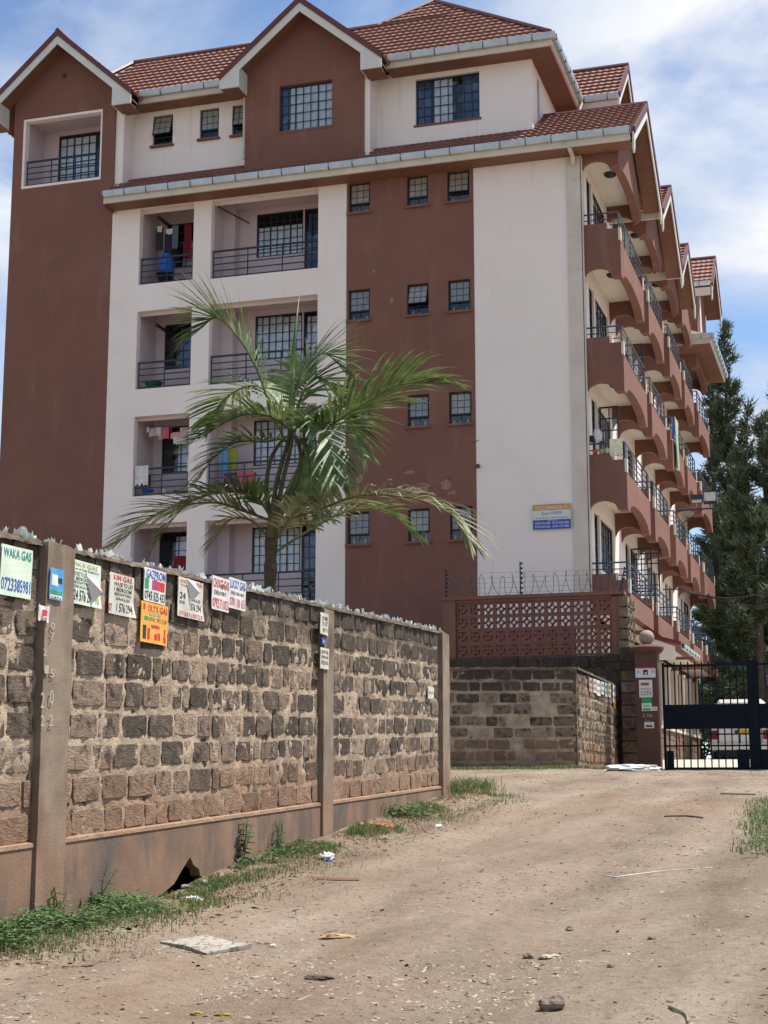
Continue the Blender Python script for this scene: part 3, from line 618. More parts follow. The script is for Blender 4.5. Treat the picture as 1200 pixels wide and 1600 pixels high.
# ground floor along the driveway
GST = mat('rough_plinth_stone', (.22, .15, .10), (.11, .075, .05), 5., .95, .03, 18, c3=(.33, .25, .17), s3=6., t3=(.6, .72))
q = MB(); q.box(-6.6, -6.3, 38.2, YE, 2.0, 3.35); q.build('plinth', GST, BX)
q = MB(); q.box(-6.7, -6.5, 38.2, YE, 3.35, 5.75); q.build('ground_floor_wall', BROWN, BX)
for i, y in enumerate(np.arange(39.6, 61.5, 2.15)):
    MB().box(-6.5, -6.22, y, y+.22, 3.4, 5.4).box(-6.55, -6.18, y-.05, y+.27, 5.4, 5.5).build('pilaster', CREAM, BX)
    if i % 3 == 1: MB().box(-6.5, -6.24, y+.55, y+.85, 2.1, 5.7).build('brown_pier', BROWN, BX)
    else: window(SM, y+.5, y+1.75, 3.5, 5.2, 6.42, 3, 4, fr=.04, bar=.02, mk_room=False)
    MB().box(-6.55, -6.22, y+.22, y+2.15, 3.36, 3.45).build('sill', CREAM, BX)
rs = MB()
for r_ in range(4):
    for k in range(42):
        y = 38.4+k*.55+(r_ % 2)*.27
        if y < 61: rs.box(-6.32, -6.27-random.random()*.03, y, y+.5, 2.3+r_*.26, 2.3+r_*.26+.22)
rs.build('plinth_stone', GST, BX, kind='stuff')
# canopy beside the gate
q = MB(); q.prism([(-5.55, 41.2, 5.50), (-4.55, 41.2, 5.22), (-4.55, 41.2, 5.32), (-5.55, 41.2, 5.60)], (0, 4, 0)); CN = q.build('canopy', mat('canopy_red', (.16, .04, .03), None, 3., .6), BX)
MB().prism([(-5.45, 41.25, 5.47), (-4.72, 41.25, 5.2), (-4.72, 41.25, 4.85), (-5.25, 41.25, 4.85), (-5.30, 41.25, 5.2), (-5.45, 41.25, 5.3)], (0, .1, 0)).build('white_panel', WHITE, CN)
gutter((-4.55, 41.2, 5.25), (-4.55, 45.2, 5.25), (1, 0, 0), CN, drop=.12, w=.1)
# downpipes
MB().tube([(-6.6, 37.36, 18.0), (-6.56, 37.5, 17.83), (-6.56, 37.8, 17.80), (-6.56, 37.9, 17.6)], .06, 8).build('downpipe', CREAM, BX)
MB().tube([(-16.55, 38.05, 21.28), (-16.5, 38.1, 21.18), (-15.98, 38.1, 21.15), (-15.97, 38.1, 19.0)], .035, 8).build('downpipe', CREAM, BX)
MB().tube([(-7.0, 42.2, 21.3), (-7.05, 42.0, 20.95), (-7.6, 41.8, 20.85), (-7.7, 41.8, 20.2)], .04, 8).build('downpipe', CREAM, BX)
MB().lathe([(.05, 0), (.06, .05), (.03, .09)], (-21.7, 37.93, 22.25), 8).build('wall_fitting', TRIM, BX)
MB().box(-9.28, -9.18, 37.9, 37.98, 9.65, 9.74).build('wall_fitting', TRIM, BX)
# brackets and boards under the balcony ceilings
MB().prism([(-18.7, 38.3, 17.62), (-18.64, 38.3, 17.62), (-18.64, 38.3, 17.70), (-18.7, 38.3, 17.70)], (0.0, .9, 0)).build('drying_bar', STEEL, BX)
MB().prism([(-18.7, 38.3, 14.42), (-18.64, 38.3, 14.42), (-18.64, 38.3, 14.5), (-18.7, 38.3, 14.5)], (0, .9, 0)).build('drying_bar', STEEL, BX)
MB().tube([(-16.8, 38.25, 17.75), (-16.25, 39.25, 17.55)], .02, 6).build('drying_bar', STEEL, BX)

# ------------------------------------------------------------------ masonry walls
def height_stain(m, top=(2.40, 2.75), low=(1.45, .95), tc_=(.040, .031, .023), lc=(.26, .145, .088), ta=.8, la=.75):
    t = m.node_tree; L = t.links.new; b = t.nodes['Principled BSDF']; src = b.inputs['Base Color'].links[0].from_socket
    g = nn(t, 'ShaderNodeNewGeometry'); sp = nn(t, 'ShaderNodeSeparateXYZ'); L(g.outputs['Position'], sp.inputs[0])
    my = nn(t, 'ShaderNodeMath', op='MULTIPLY_ADD', i_1=-.034); L(sp.outputs['Y'], my.inputs[0]); L(sp.outputs['Z'], my.inputs[2])
    no = nn(t, 'ShaderNodeTexNoise', i_Scale=2.3, i_Detail=7.0, i_Roughness=.65)
    mpn = nn(t, 'ShaderNodeMapping'); mpn.inputs['Scale'].default_value = (1, 1.3, .6); L(g.outputs['Position'], mpn.inputs[0]); L(mpn.outputs[0], no.inputs['Vector'])
    na = nn(t, 'ShaderNodeMath', op='MULTIPLY_ADD', i_1=1.5, i_2=-.75); L(no.outputs[0], na.inputs[0]); hh = nn(t, 'ShaderNodeMath', op='ADD'); L(my.outputs[0], hh.inputs[0]); L(na.outputs[0], hh.inputs[1])
    col = src
    for (a, b_), c_, amt in ((top, tc_, ta), (low, lc, la)):
        mr = nn(t, 'ShaderNodeMapRange'); mr.inputs[1].default_value = a; mr.inputs[2].default_value = b_; mr.inputs[4].default_value = amt; mr.clamp = True; L(hh.outputs[0], mr.inputs[0])
        x = nn(t, 'ShaderNodeMix', data_type='RGBA'); L(mr.outputs[0], x.inputs[0]); L(col, x.inputs[6]); x.inputs[7].default_value = (*c_, 1); col = x.outputs[2]
    L(col, b.inputs['Base Color'])
for m_ in (STM, STL, STD): height_stain(m_, ta=.65, la=.6)
height_stain(MORT, top=(2.45, 2.8), ta=.8)
height_stain(CONC, top=(3.0, 3.4), low=(1.35, .85), ta=.6, la=.6)
def stone_variants(n, rug=.075, pts=16):
    out = []
    for v in range(n):
        mb = MB(); prof = []
        ph = random.random()*10
        for k in range(pts):
            t = 2*pi*k/pts+random.uniform(-.08, .08); ct, st = cos(t), sin(t); e = random.choice((.16, .22, .32))
            y = .5*math.copysign(abs(ct)**e, ct); z = .5*math.copysign(abs(st)**e, st); q = 1-random.uniform(0, rug); prof.append((y*q, z*q))
        def ring(x, s, j):   # j = depth jitter
            b = len(mb.v)
            for (y, z) in prof: mb.v.append((x+random.uniform(-j, j), y*s, z*s))
            return b
        r0 = ring(-1.2, 1., 0); r1 = ring(.70, .998, .12); r2 = ring(.98, .955, .12); r3 = ring(1.05, .5, .22); c = len(mb.v); mb.v.append((1.08, 0, 0))
        for a, b in ((r0, r1), (r1, r2), (r2, r3)):
            for k in range(pts): k2 = (k+1) % pts; mb.f.append((a+k, a+k2, b+k2, b+k)); mb.m.append(0)
        for k in range(pts): mb.f.append((r3+k, r3+(k+1) % pts, c)); mb.m.append(0)
        out.append(mb)
    return out
SV = stone_variants(14)
SMESH = {}
def smesh(i, m):
    if (i, m.name) not in SMESH: SMESH[(i, m.name)] = SV[i].mesh('stone', m)
    return SMESH[(i, m.name)]
def masonry(par, O, u, n, L, H, slope, nc, pick, depth=.010, wmin=.30, wmax=.52, joint=.026, first=0, bed=MORT, th=.10, name='stone', top_tall=0, res=.024, amp=.0125):
    O = Vector(O); u = Vector(u).normalized(); n = Vector(n).normalized(); us = (u+Vector((0, 0, slope))).normalized(); up = n.cross(us).normalized()
    rot = Matrix((n, us, up)).transposed().to_euler()
    # mortar bed, uneven, so that it laps over the stone edges
    mb = MB(); na, nz = max(2, int(L/res)), max(2, int(H/res))
    for j in range(nz+1):
        for i in range(na+1):
            a = L*i/na; z = H*j/nz; p = O+us*a+Vector((0, 0, 1))*z
            k = amp*(.9*noise.noise(p*3.)+1.0*noise.noise(p*9.)+.8*noise.noise(p*24))-.001; mb.v.append(tuple(p+n*k))
    for j in range(nz):
        for i in range(na): b = j*(na+1)+i; mb.f.append((b, b+1, b+na+2, b+na+1)); mb.m.append(0)
    mb.build('mortar', bed, par, smooth=True)
    hc = H/nc
    for c in range(nc):
        a = -random.uniform(0, .25) if c % 2 else 0.
        while a < L-.08:
            w_ = random.uniform(wmin, wmax)*(1 if random.random() > .30 else random.uniform(.32, .6)); a0 = max(a, 0.0); a1 = min(a+w_, L)
            if L-a1 < .12: a1 = L
            if a1-a0 > .09:
                h = hc-joint*1.7+random.uniform(-.022, .012); ww = a1-a0-joint*random.uniform(.75, 1.15); q = pick(a0, c)
                if q is not None:
                    i = random.randrange(len(SV)); p = O+us*((a0+a1)/2)+Vector((0, 0, hc*(c+.5)))
                    o = place(name, smesh(i, q), par, p+n*random.uniform(-.006, .002)+Vector((0, 0, random.uniform(-.008, .008)))); o.rotation_euler = (rot.x+random.uniform(-.03, .03), rot.y, rot.z); o.scale = (depth*random.uniform(.5, 1.25), ww, h)
            a = a1 if a1 == L else a+w_
XW = -5.36; SLP = .0345
hb = lambda y: .88+.0345*y           # top of the footing along the wall
LW = empty('boundary_wall', (XW, 14, 1.0), 'long stone block wall with concrete posts, posters and broken glass along its top', 'wall')
def pickL(y0, nc):
    def f(a, c):
        y = y0+a; t = c/nc; pd = .04+.50*t+.045*(y-9.5); r = random.random()
        if c == 0: return STR if random.random() < .25 else (STL if random.random() < .6 else STM)
        if r < pd: return STD
        return STM if random.random() < .55-.0*t else STL
    return f
posts_y = [(9.30, 9.68), (15.0, 15.31), (19.70, 20.06)]
for (a, b) in ((7.6, 9.30), (9.68, 15.0), (15.31, 19.70)):
    H = 2.04
    masonry(LW, (XW, a, hb(a)), (0, 1, 0), (1, 0, 0), b-a, H, SLP, 9, pickL(a, 9))
    MB().prism([(XW-.01, a, hb(a)-.03), (XW-.01, b, hb(b)-.03), (XW-.01, b, hb(b)+H), (XW-.01, a, hb(a)+H)], (-.19, 0, 0)).build('wall_core', MORD, LW)
MB().prism([(XW-.01, -2, hb(-2)-1.2), (XW-.01, 7.6, hb(7.6)-1.2), (XW-.01, 7.6, hb(7.6)+2.04), (XW-.01, -2, hb(-2)+2.04)], (-.19, 0, 0)).build('wall_core', MORT, LW)
for i, (a, b) in enumerate(posts_y):
    zt = hb(a)+2.04+(.0, -.04, -.02)[i]-.0
    t = MB(); n = 24
    for j in range(n+1):
        z = hb(a)-1.1+(zt-hb(a)+1.1)*j/n
        for (x, y) in ((XW-.12, a), (XW+.062, a), (XW+.062, b), (XW-.12, b)):
            k = .006*noise.noise((x*9, y*9, z*3)); t.v.append((x+k, y+.008*noise.noise((z*2.5, y*5, 1)), z))
    for j in range(n):
        for k in range(4): k2 = (k+1) % 4; t.f.append((4*j+k, 4*j+k2, 4*j+4+k2, 4*j+4+k)); t.m.append(0)
    t.f.append((4*n, 4*n+1, 4*n+2, 4*n+3)); t.m.append(0)
    t.build('concrete_post', CONC, LW)
# rendered footing with the broken hole
XFt = XW+.035
hole = [(y, z) for y, z in [(lambda p: (p.y, p.z))(onX(u, v, XFt)) for (u, v) in ((236, 1425), (240, 1404), (255, 1396), (272, 1381), (284, 1360), (297, 1339), (303, 1352), (311, 1358), (313, 1368), (324, 1376), (330, 1392), (333, 1420))]]
for (a, b) in ((7.0, 9.30), (9.68, 15.0), (15.31, 19.70)):
    o = [(a, hb(a)-1.1)]
    if a > 9 and a < 10: o += [(hole[0][0], hb(a)-1.1)]+hole+[(hole[-1][0], hb(a)-1.1)]
    o += [(b, hb(b)-1.1), (b, hb(b)-.004)]
    o += [(b-(b-a)*k/14, hb(b-(b-a)*k/14)-.004+random.uniform(-.012, .006)) for k in range(1, 14)]+[(a, hb(a)-.004)]
    t = MB(); slab(t, SM, o, -XFt, -XFt+.09); t.build('footing', FOOT, LW)
    t = MB(); t.prism([(XFt-.02, a, hb(a)-.012), (XFt+.008, a, hb(a)-.014), (XFt+.004, a, hb(a)+.012), (XFt-.03, a, hb(a)+.02)], (0, b-a, SLP*(b-a))); t.build('footing_lip', MORT, LW)
ya, yb = hole[0][0]-.3, hole[-1][0]+.3
t = MB(); t.box(XFt-.42, XFt-.36, ya, yb, .3, 1.6).box(XFt-.36, XFt-.095, ya, yb, .98+.25, 1.32).box(XFt-.36, XFt-.095, ya, ya+.05, .3, 1.3).box(XFt-.36, XFt-.095, yb-.05, yb, .3, 1.3); t.build('cavity_earth', SOIL, LW)
# rough mouldy coping with embedded shards
for (a, b) in ((7.0, 9.30), (9.28, 9.70), (9.68, 15.0), (14.98, 15.33), (15.31, 19.70), (19.68, 20.08)):
    t = MB(); n = max(3, int((b-a)/.05))
    for i in range(n+1):
        y = a+(b-a)*i/n; z0 = hb(y)+2.02
        for k in range(9):
            an = pi*k/8; r = .105+.03*noise.noise((y*6, k*.9, 2.))+.02*noise.noise((y*17, k*2., 7.))
            t.v.append((XW-.09+r*cos(an)*1.12, y, z0+.055*sin(an)*(1+.9*noise.noise((y*5, k, 4.)))-.012+.012*noise.noise((y*23, k*3, 1))))
    for i in range(n):
        for k in range(8): q_ = i*9+k; t.f.append((q_, q_+1, q_+10, q_+9)); t.m.append(0)
    t.build('coping', MORD, LW, smooth=True)
SHV = []
for v in range(7):
    t = MB(); w_ = random.uniform(.6, 1.2); hgt = 1.0; n = 4; b = 0
    top = [random.uniform(.45, 1.0) for _ in range(n+1)]
    for i in range(n+1):
        an = (i/n-.5)*random.choice((1.2, 1.6, .9)); y = w_*(i/n-.5); x = .25*cos(an)
        t.v += [(x, y, -.25), (x+random.uniform(-.05, .05), y*random.uniform(.8, 1.1), top[i]), (x-.06, y, -.25), (x-.06, y*.95, top[i]*.98)]
    for i in range(n): q_ = 4*i; t.f += [(q_, q_+4, q_+5, q_+1), (q_+2, q_+3, q_+7, q_+6), (q_+1, q_+5, q_+7, q_+3)]; t.m += [0]*3
    SHV.append(t.mesh('glass_shard', SHARD))
big = [(8.97, .09), (9.07, .075), (9.17, .10), (9.24, .06), (9.44, .085), (9.52, .05), (9.72, .11), (9.64, .05)]
ys = [y for y, s in big]+list(np.random.uniform(9.9, 20.0, 270))
for i, y in enumerate(ys):
    s_ = big[i][1]*.8 if i < len(big) else random.uniform(.022, .046)*(1.0 if y < 13 else 1.15)
    o = place('glass_shard', random.choice(SHV), LW, (XW-.09+random.uniform(-.07, .10), y, hb(y)+2.055+random.uniform(-.01, .012)))
    o.scale = (s_, s_*random.uniform(.7, 1.2), s_*random.uniform(.8, 1.3)); o.rotation_euler = (random.uniform(-.5, .5), random.uniform(-.4, .4), random.uniform(-1.6, 1.6))
# second wall at the bend, below the screen wall
A_ = Vector((-7.9, 28.866, 1.80)); B_ = Vector((-5.29, 29.68, 1.80)); u_ = (B_-A_).normalized(); n_ = Vector((u_.y, -u_.x, 0))
W2 = empty('low_stone_wall', ((A_+B_)/2).to_tuple(), 'low stone wall across the road end in front of the red screen wall, turning towards the gate', 'wall')
def pick2(a, c):
    r = random.random()
    if c >= 7: return STD
    if c < 3: return STR if r < .6 else None
    return (STM if r < .5 else STD if r < .62 else STL if r < .8 else None)
A2 = A_-u_*4
masonry(W2, A2, u_, n_, (B_-A2).length, 1.99, 0, 9, pick2, depth=.02, wmin=.34, wmax=.5, amp=.014)
masonry(W2, (-5.29, 29.68, 1.80), (0, 1, 0), (1, 0, 0), 5.2, 1.93, -.006, 9, lambda a, c: STL if random.random() < .45 else (STM if c > 1 else STR), depth=.03, joint=.035, wmin=.36, wmax=.44, amp=.008)
q = MB(); nb_ = -n_*.2
q.prism([A2-n_*.02-Vector((0, 0, .5)), B_-n_*.02-Vector((0, 0, .5)), B_-n_*.02+Vector((0, 0, 1.98)), A2-n_*.02+Vector((0, 0, 1.98))], nb_); q.build('wall_core', MORD, W2)
MB().prism([(-5.31, 29.66, 1.3), (-5.31, 34.9, 1.3), (-5.31, 34.9, 3.68), (-5.31, 29.66, 3.74)], (-.2, 0, 0)).build('wall_core', MORD, W2)
t = MB()
for (p, q_, k) in ((A2, B_, 90), (B_, Vector((-5.29, 34.9, 1.75)), 50)):
    dd = (q_-p)/k; s_ = Vector((dd.y, -dd.x, 0)).normalized()
    for i in range(k):
        c = p+dd*(i+.5)+Vector((0, 0, 1.985))-s_*.09; r = random.uniform(.03, .055)
        t.prism([c-s_*.12-dd*.55, c+s_*.13-dd*.55+Vector((0, 0, 0)), c+s_*.12-dd*.4+Vector((0, 0, r)), c-s_*.11-dd*.45+Vector((0, 0, r*1.2))], dd*1.1)
t.build('coping_rubble', MORD, W2, kind='stuff')
for i in range(60):
    y = random.uniform(29.7, 34.8); o = place('glass_shard', random.choice(SHV), W2, (-5.38+random.uniform(-.08, .06), y, 3.77-.006*(y-29.7))); o.scale = (.05,)*3; o.rotation_euler = (random.uniform(-.5, .5), random.uniform(-.5, .5), random.uniform(-2, 2))
# screen wall of pierced blocks
SW = empty('screen_wall', (-7.2, 35, 2.0), 'red painted screen wall of pierced blocks with barbed coil above', 'screen wall')
X0, X1, Z0, Z1 = -9.04, -5.40, 4.50, 5.78; NX, NZ = 12, 4; sx, sz = (X1-X0)/NX, (Z1-Z0)/NZ
t = MB(); f = .12
for (a0, a1, b0, b1) in ((-.5, -.5+f, -.5, .5), (.5-f, .5, -.5, .5), (-.5+f, .5-f, -.5, -.5+f), (-.5+f, .5-f, .5-f, .5)): t.box(a0, a1, -.06, .06, b0, b1)
for (cx, cz, t0) in ((-.5, -.5, 0), (.5, -.5, pi/2), (.5, .5, pi), (-.5, .5, 3*pi/2)):
    for k in range(5):
        a, b = t0+pi/2*k/5, t0+pi/2*(k+1)/5; r0, r1 = .49, .60
        P4 = [(cx+r*cos(g), cz+r*sin(g)) for r, g in ((r0, a), (r1, a), (r1, b), (r0, b))]
        if all(abs(p[0]) <= .5 and abs(p[1]) <= .5 for p in P4): t.prism([(p[0], -.05, p[1]) for p in P4], (0, .1, 0))
bm_ = t.mesh('pierced_block', BROWN)
for i in range(NX):
    for j in range(NZ):
        o = place('pierced_block', bm_, SW, (X0+sx*(i+.5), 34.95+random.uniform(-.006, .006), Z0+sz*(j+.5))); o.scale = (sx*.985, 1, sz*.985)
parts('pillar', BROWN, [(-9.34, X0-.01, 34.83, 35.1, 4.2, 5.85), (X1+.01, -5.13, 34.83, 35.1, 4.35, 5.80)], SW)
MB().box(-9.4, -5.08, 34.8, 35.14, 5.805 if 0 else 5.851, 5.93).box(X0-.02, X1+.02, 34.86, 35.06, Z1+.002, 5.85).build('capping', BROWN, SW)
MB().box(-16, -9.36, 34.9, 35.1, 1.9, 4.75).build('side_wall', BROWN, SW)
masonry(SW, (-9.2, 34.80, 4.18), (1, 0, 0), (0, -1, 0), 3.85, .30, 0, 1, lambda a, c: STD, depth=.05, joint=.02, bed=MORD)
MB().box(-9.3, -5.2, 34.82, 35.2, 1.8, 4.47).build('retaining_base', MORD, SW)
# rough pier at the end of the screen wall
PS = mat('pier_stone', (.20, .145, .098), (.085, .062, .045), 6., .95, .03, 18, c3=(.30, .235, .165), s3=8., t3=(.58, .75), rnd=.25)
for j in range(11):
    z = 1.75+j*.262
    o = place('rough_stone', smesh(j % 14, PS if j < 9 else STD), SW, (-4.93, 34.42, z+.13)); o.rotation_euler = (0, 0, -pi/2); o.scale = (.06, .44, .245)
MB().box(-5.15, -4.73, 34.40, 35.1, 1.6, 4.6).build('pier_core', MORD, SW)
for j in range(5):
    for k in range(3):
        z = 4.55+j*.255; i = (j*3+k) % 14
        o = place('rough_stone', smesh(i, PS), SW, (-5.11, 34.98+k*.42, z+.13)); o.scale = (.10, .40, .24)
MB().box(-5.3, -5.12, 34.9, 36.2, 4.5, 5.86).build('pier_core', MORD, SW)
for j in range(2):
    for k in range(2):
        o = place('rough_stone', smesh(j+k+2, STD), SW, (-5.30+k*.38-.06*j, 34.38, 4.42-.02+j*.20-.22)); o.rotation_euler = (0, 0, -pi/2); o.scale = (.05, .36, .19)
# coil and electric fence posts
t = MB(); n = 15*14; pts = [(-8.75+3.75*i/n+.03*sin(i*.7), 34.97+.10*cos(2*pi*i/14+.4*sin(i*.05)), 6.18+.245*sin(2*pi*i/14)*(1+.12*sin(i*.11))) for i in range(n+1)]
t.tube(pts, .0065, 4); t.build('coiled_barbed_wire', STEEL, None, label='coil of barbed wire along the top of the red screen wall', cat='barbed wire')
for (x, zt, lab) in ((-9.32, 6.62, 'electric fence post with insulators at the left end of the screen wall'), (-7.52, 6.72, 'electric fence post with insulators standing midway along the screen wall'), (-5.2, 6.5, 'electric fence post leaning above the right pillar of the screen wall')):
    E_ = empty('fence_post', (x, 35, 5.93), lab, 'fence post', 'electric fence posts on the screen wall'); ln = .12 if x > -6 else 0
    MB().tube([(x, 35, 5.93), (x+ln, 35, zt)], .016, 6).build('post', STEEL, E_)
    im = MB().lathe([(.012, -.03), (.03, -.02), (.022, 0), (.03, .02), (.012, .03)], (0, 0, 0), 8, ax='x').mesh('insulator', STEEL)
    for k in range(7): place('insulator', im, E_, (x+.035+ln*k/6, 34.99, 5.99+(zt-6.03)*k/6))
    if x < -9: MB().tube([(x+.05, 35, 6.5), (x+.55, 35, 5.93)], .01, 5).build('stay', STEEL, E_)
t = MB()
for k in range(5): t.tube([(-9.3, 34.99, 6.02+k*.12), (-7.5, 34.99, 6.0+k*.12), (-5.15, 34.99, 6.02+k*.105)], .003, 3)
t.build('electric_fence_wire', STEEL, None, label='five thin fence wires strung between the posts over the screen wall', cat='wire', kind='stuff')

# ------------------------------------------------------------------ gate, pillar, signs
PB = mat('pillar_brown', (.115, .058, .042), (.09, .045, .034), 1.5, .85, .004, 30, c3=(.16, .09, .065), s3=2., t3=(.6, .8))
GP = empty('gate_pillar', (-4.45, 33.7, 1.85), 'brown square gate pillar topped by a stone ball and covered in notices', 'gate pillar')
MB().box(-4.70, -4.22, 33.5, 33.95, 1.7, 4.40).build('shaft', PB, GP)
MB().lathe([(.30, 4.40), (.36, 4.47), (.37, 4.52), (.33, 4.555), (.12, 4.60)], (-4.46, 33.72, 0), 24).build('cap', PB, GP)
MB().lathe([(.165*sin(pi*k/12)+.001, 4.745-.165*cos(pi*k/12)) for k in range(13)], (-4.46, 33.72, 0), 22).build('ball', mat('ball_stone', (.34, .29, .22), (.22, .18, .13), 5., .8, .004, 30), GP, smooth=True)
GT = empty('gate', (-2.2, 33.7, 1.9), 'dark navy steel bar gate with a solid middle panel at the compound entrance', 'gate')
GX0, GX1 = -4.15, .9
parts('rail', NAVY, [(GX0, GX1, 33.68, 33.73, 4.09, 4.14), (GX0, GX1, 33.68, 33.73, 1.90, 1.95), (GX0, GX1, 33.685, 33.725, 2.385, 2.42), (GX0+.9, GX1, 33.685, 33.725, 2.63, 2.66)], GT)
MB().box(GX0, GX1, 33.69, 33.72, 2.76, 3.28).build('solid_panel', NAVY, GT)
bmh = MB().box(-.013, .013, -.013, .013, 0, 1).mesh('bar', NAVY); tip = MB().prism([(-.02, -.012, 0), (.02, -.012, 0), (0, -.012, .07)], (0, .024, 0)).mesh('spike', NAVY)
x = GX0+.12
while x < GX1:
    for (z0, z1) in ((1.95, 2.76), (3.28, 4.16)):
        o = place('bar', bmh, GT, (x, 33.705, z0)); o.scale = (1, 1, z1-z0)
    place('spike', tip, GT, (x, 33.705, 4.15)); x += .146
parts('stile', NAVY, [(GX0, GX0+.05, 33.66, 33.75, 1.9, 4.18), (-2.36, -2.25, 33.66, 33.75, 1.88, 4.2), (-2.248, -2.14, 33.66, 33.75, 1.88, 4.2)], GT)
parts('kick_plate', NAVY, [(GX0+.06, GX0+.2, 33.67, 33.74, 1.93, 2.3), (-2.62, -2.37, 33.67, 33.74, 1.93, 2.32), (-2.13, -1.9, 33.67, 33.74, 1.93, 2.32)], GT)
WP = mat('white_sign', (.66, .655, .62), (.56, .55, .52), 9., .7); RED = flat('red_print', (.55, .03, .03)); BLK = flat('black_print', (.03, .03, .035)); BLU = flat('blue_print', (.03, .10, .42)); GRN = flat('green_print', (.03, .32, .12)); TEAL = flat('teal_print', (.03, .26, .24))
ORG = flat('orange_paper', (.80, .38, .06)); PAPER = mat('aged_paper', (.66, .64, .56), (.54, .52, .45), 7., .8, tl=.1); GREENW = mat('greenish_paper', (.62, .72, .60), (.55, .64, .50), 6., .8); PINK = flat('faded_red_print', (.55, .12, .15)); OLIVE = flat('faded_olive_print', (.42, .40, .20)); SKYB = flat('sky_blue_print', (.08, .32, .62)); TAN_ = flat('brown_print', (.22, .12, .05))
def sheet(name, mp, a0, a1, z0, z1, d, m, label, cat, lines=(), group=None, wav=.0024, patches=(), curl=None, backing=True, shear=0., jag=0.):
    """a notice: slightly uneven sheet with flat print; lines = (text, a-fraction 0-1, a1, z0, z1, material)"""
    sh = lambda a: shear*(a-a0)
    M = lambda a, dd, z: mp(a, dd, z+sh(a))
    def MW(a, dd, z):      # follows the unevenness of the sheet
        fa, fz = (a-a0)/(a1-a0), (z-z0)/(z1-z0); k = wav*sin(fa*7+fz*5)
        if curl: k -= curl*max(0, (fa-.75))*max(0, (.35-fz))*8
        return M(a, dd+k, z)
    r = empty(name, M((a0+a1)/2, d, z0), label, cat, group)
    q = MB(); nx, nz = 6, 8
    for j in range(nz+1):
        for i in range(nx+1):
            fa, fz = i/nx, j/nz; a = a0+(a1-a0)*fa; z = z0+(z1-z0)*fz
            if jag and (j in (0,) or i in (0, nx)): z += random.uniform(-jag, jag)*(z1-z0)
            q.v.append(tuple(MW(a, d, z)))
    for j in range(nz):
        for i in range(nx): b = j*(nx+1)+i; q.f.append((b, b+1, b+nx+2, b+nx+1)); q.m.append(0)
    q.build('paper', m, r)
    if backing: MB().box(a0+.004, a1-.004, d+.006, d+.009, z0+.004, z1-.004, mp=M).build('backing', TAN_ if 0 else m, r)
    W_, H_ = a1-a0, z1-z0
    for (x0, x1, y0, y1, mm) in patches:
        t = MB()
        for i in range(5):
            for j in range(4):
                c_ = [(x0+(x1-x0)*(i+p)/5, y0+(y1-y0)*(j+q_)/4) for p, q_ in ((0, 0), (1, 0), (1, 1), (0, 1))]; t.quad(*[MW(a0+W_*p, d-.0012, z0+H_*q_) for p, q_ in c_])
        t.build('print_block', mm, r)
    for (s_, x0, x1, y0, y1, mm) in lines:
        t = MB(); put_text(t, MW, s_, a0+W_*x0, a0+W_*x1, z0+H_*y0, z0+H_*y1, d-.0022, bold=.012); t.build('lettering', mm, r)
    return r
def onwall(u0, v0, u1, v1, X=XW+.035): p = onX(u0, v0, X); q_ = onX(u1, v1, X); return p.y, q_.y, p.z, q_.z
def wposter(u0, u1, vtl, vbl, name, m, label, lines, X=XW+.035, cat='poster', **k):
    p, b, r_ = onX(u0, vtl, X), onX(u0, vbl, X), onX(u1, (vtl+vbl)/2, X)
    return sheet(name, SM, p.y, r_.y, b.z, p.z, -X, m, label, cat, lines, **k)
wposter(3, 50, 849, 929, 'poster', GREENW, 'pale green WAKA GAS poster left of the first concrete post', [('WAKA GAS', .06, .95, .76, .95, TEAL), ('0723385981', .03, .97, .10, .36, BLU)], shear=.02)
wposter(79, 99, 886, 936, 'poster', SKYB, 'small bright blue notice high on the first concrete post', [('DATA', .1, .9, .03, .11, BLK)], X=XW+.075, patches=[(.1, .6, .45, .8, WP), (.5, .9, .55, .72, BLK), (.05, .95, .03, .16, WP), (.05, .95, .18, .3, GRN)])
wposter(101, 157, 869, 939, 'poster', GREENW, 'large pale poster with a torn white flap just right of the first post', [('Free & Fast Delivery', .22, .95, .76, .83, BLK), ('24', .07, .22, .55, .74, BLK), ('HOUSE TO LET', .24, .62, .64, .74, BLK), ('1 BEDROOM', .26, .70, .54, .62, BLK), ('BEDSITTERS', .24, .74, .46, .52, BLK), ('SINGLES', .26, .74, .37, .43, BLK), ('07', .05, .18, .12, .3, OLIVE), ('24 576 294', .27, .80, .08, .33, BLK), ('98', .84, .95, .08, .24, OLIVE), ('WAKA GAS', .1, .9, .86, .96, OLIVE)], patches=[(.05, .2, .42, .5, TAN_)], curl=.03)
wposter(172, 209, 893, 958, 'poster', PAPER, 'creased white poster headed KIM GAS with black house-to-let lines', [('KIM GAS', .15, .9, .84, .97, RED), ('HOUSE TO LET', .18, .95, .70, .80, BLK), ('1 BEDROOM', .18, .9, .57, .67, BLK), ('BEDSITTERS', .2, .9, .47, .54, BLK), ('SINGLES', .25, .85, .36, .43, BLK), ('1 576 294', .3, .92, .08, .30, BLK), ('07', .0, .12, .05, .25, RED)], curl=.04)
wposter(226, 259, 885, 938, 'poster', WP, 'white GAZPROM poster above the orange one', [('GAZPROM', .08, .97, .70, .96, BLU), ('0745 525 433', .04, .97, .05, .32, BLK)], patches=[(.35, .95, .38, .66, RED), (.04, .2, .36, .68, GRN), (.45, .6, .42, .7, BLU)])
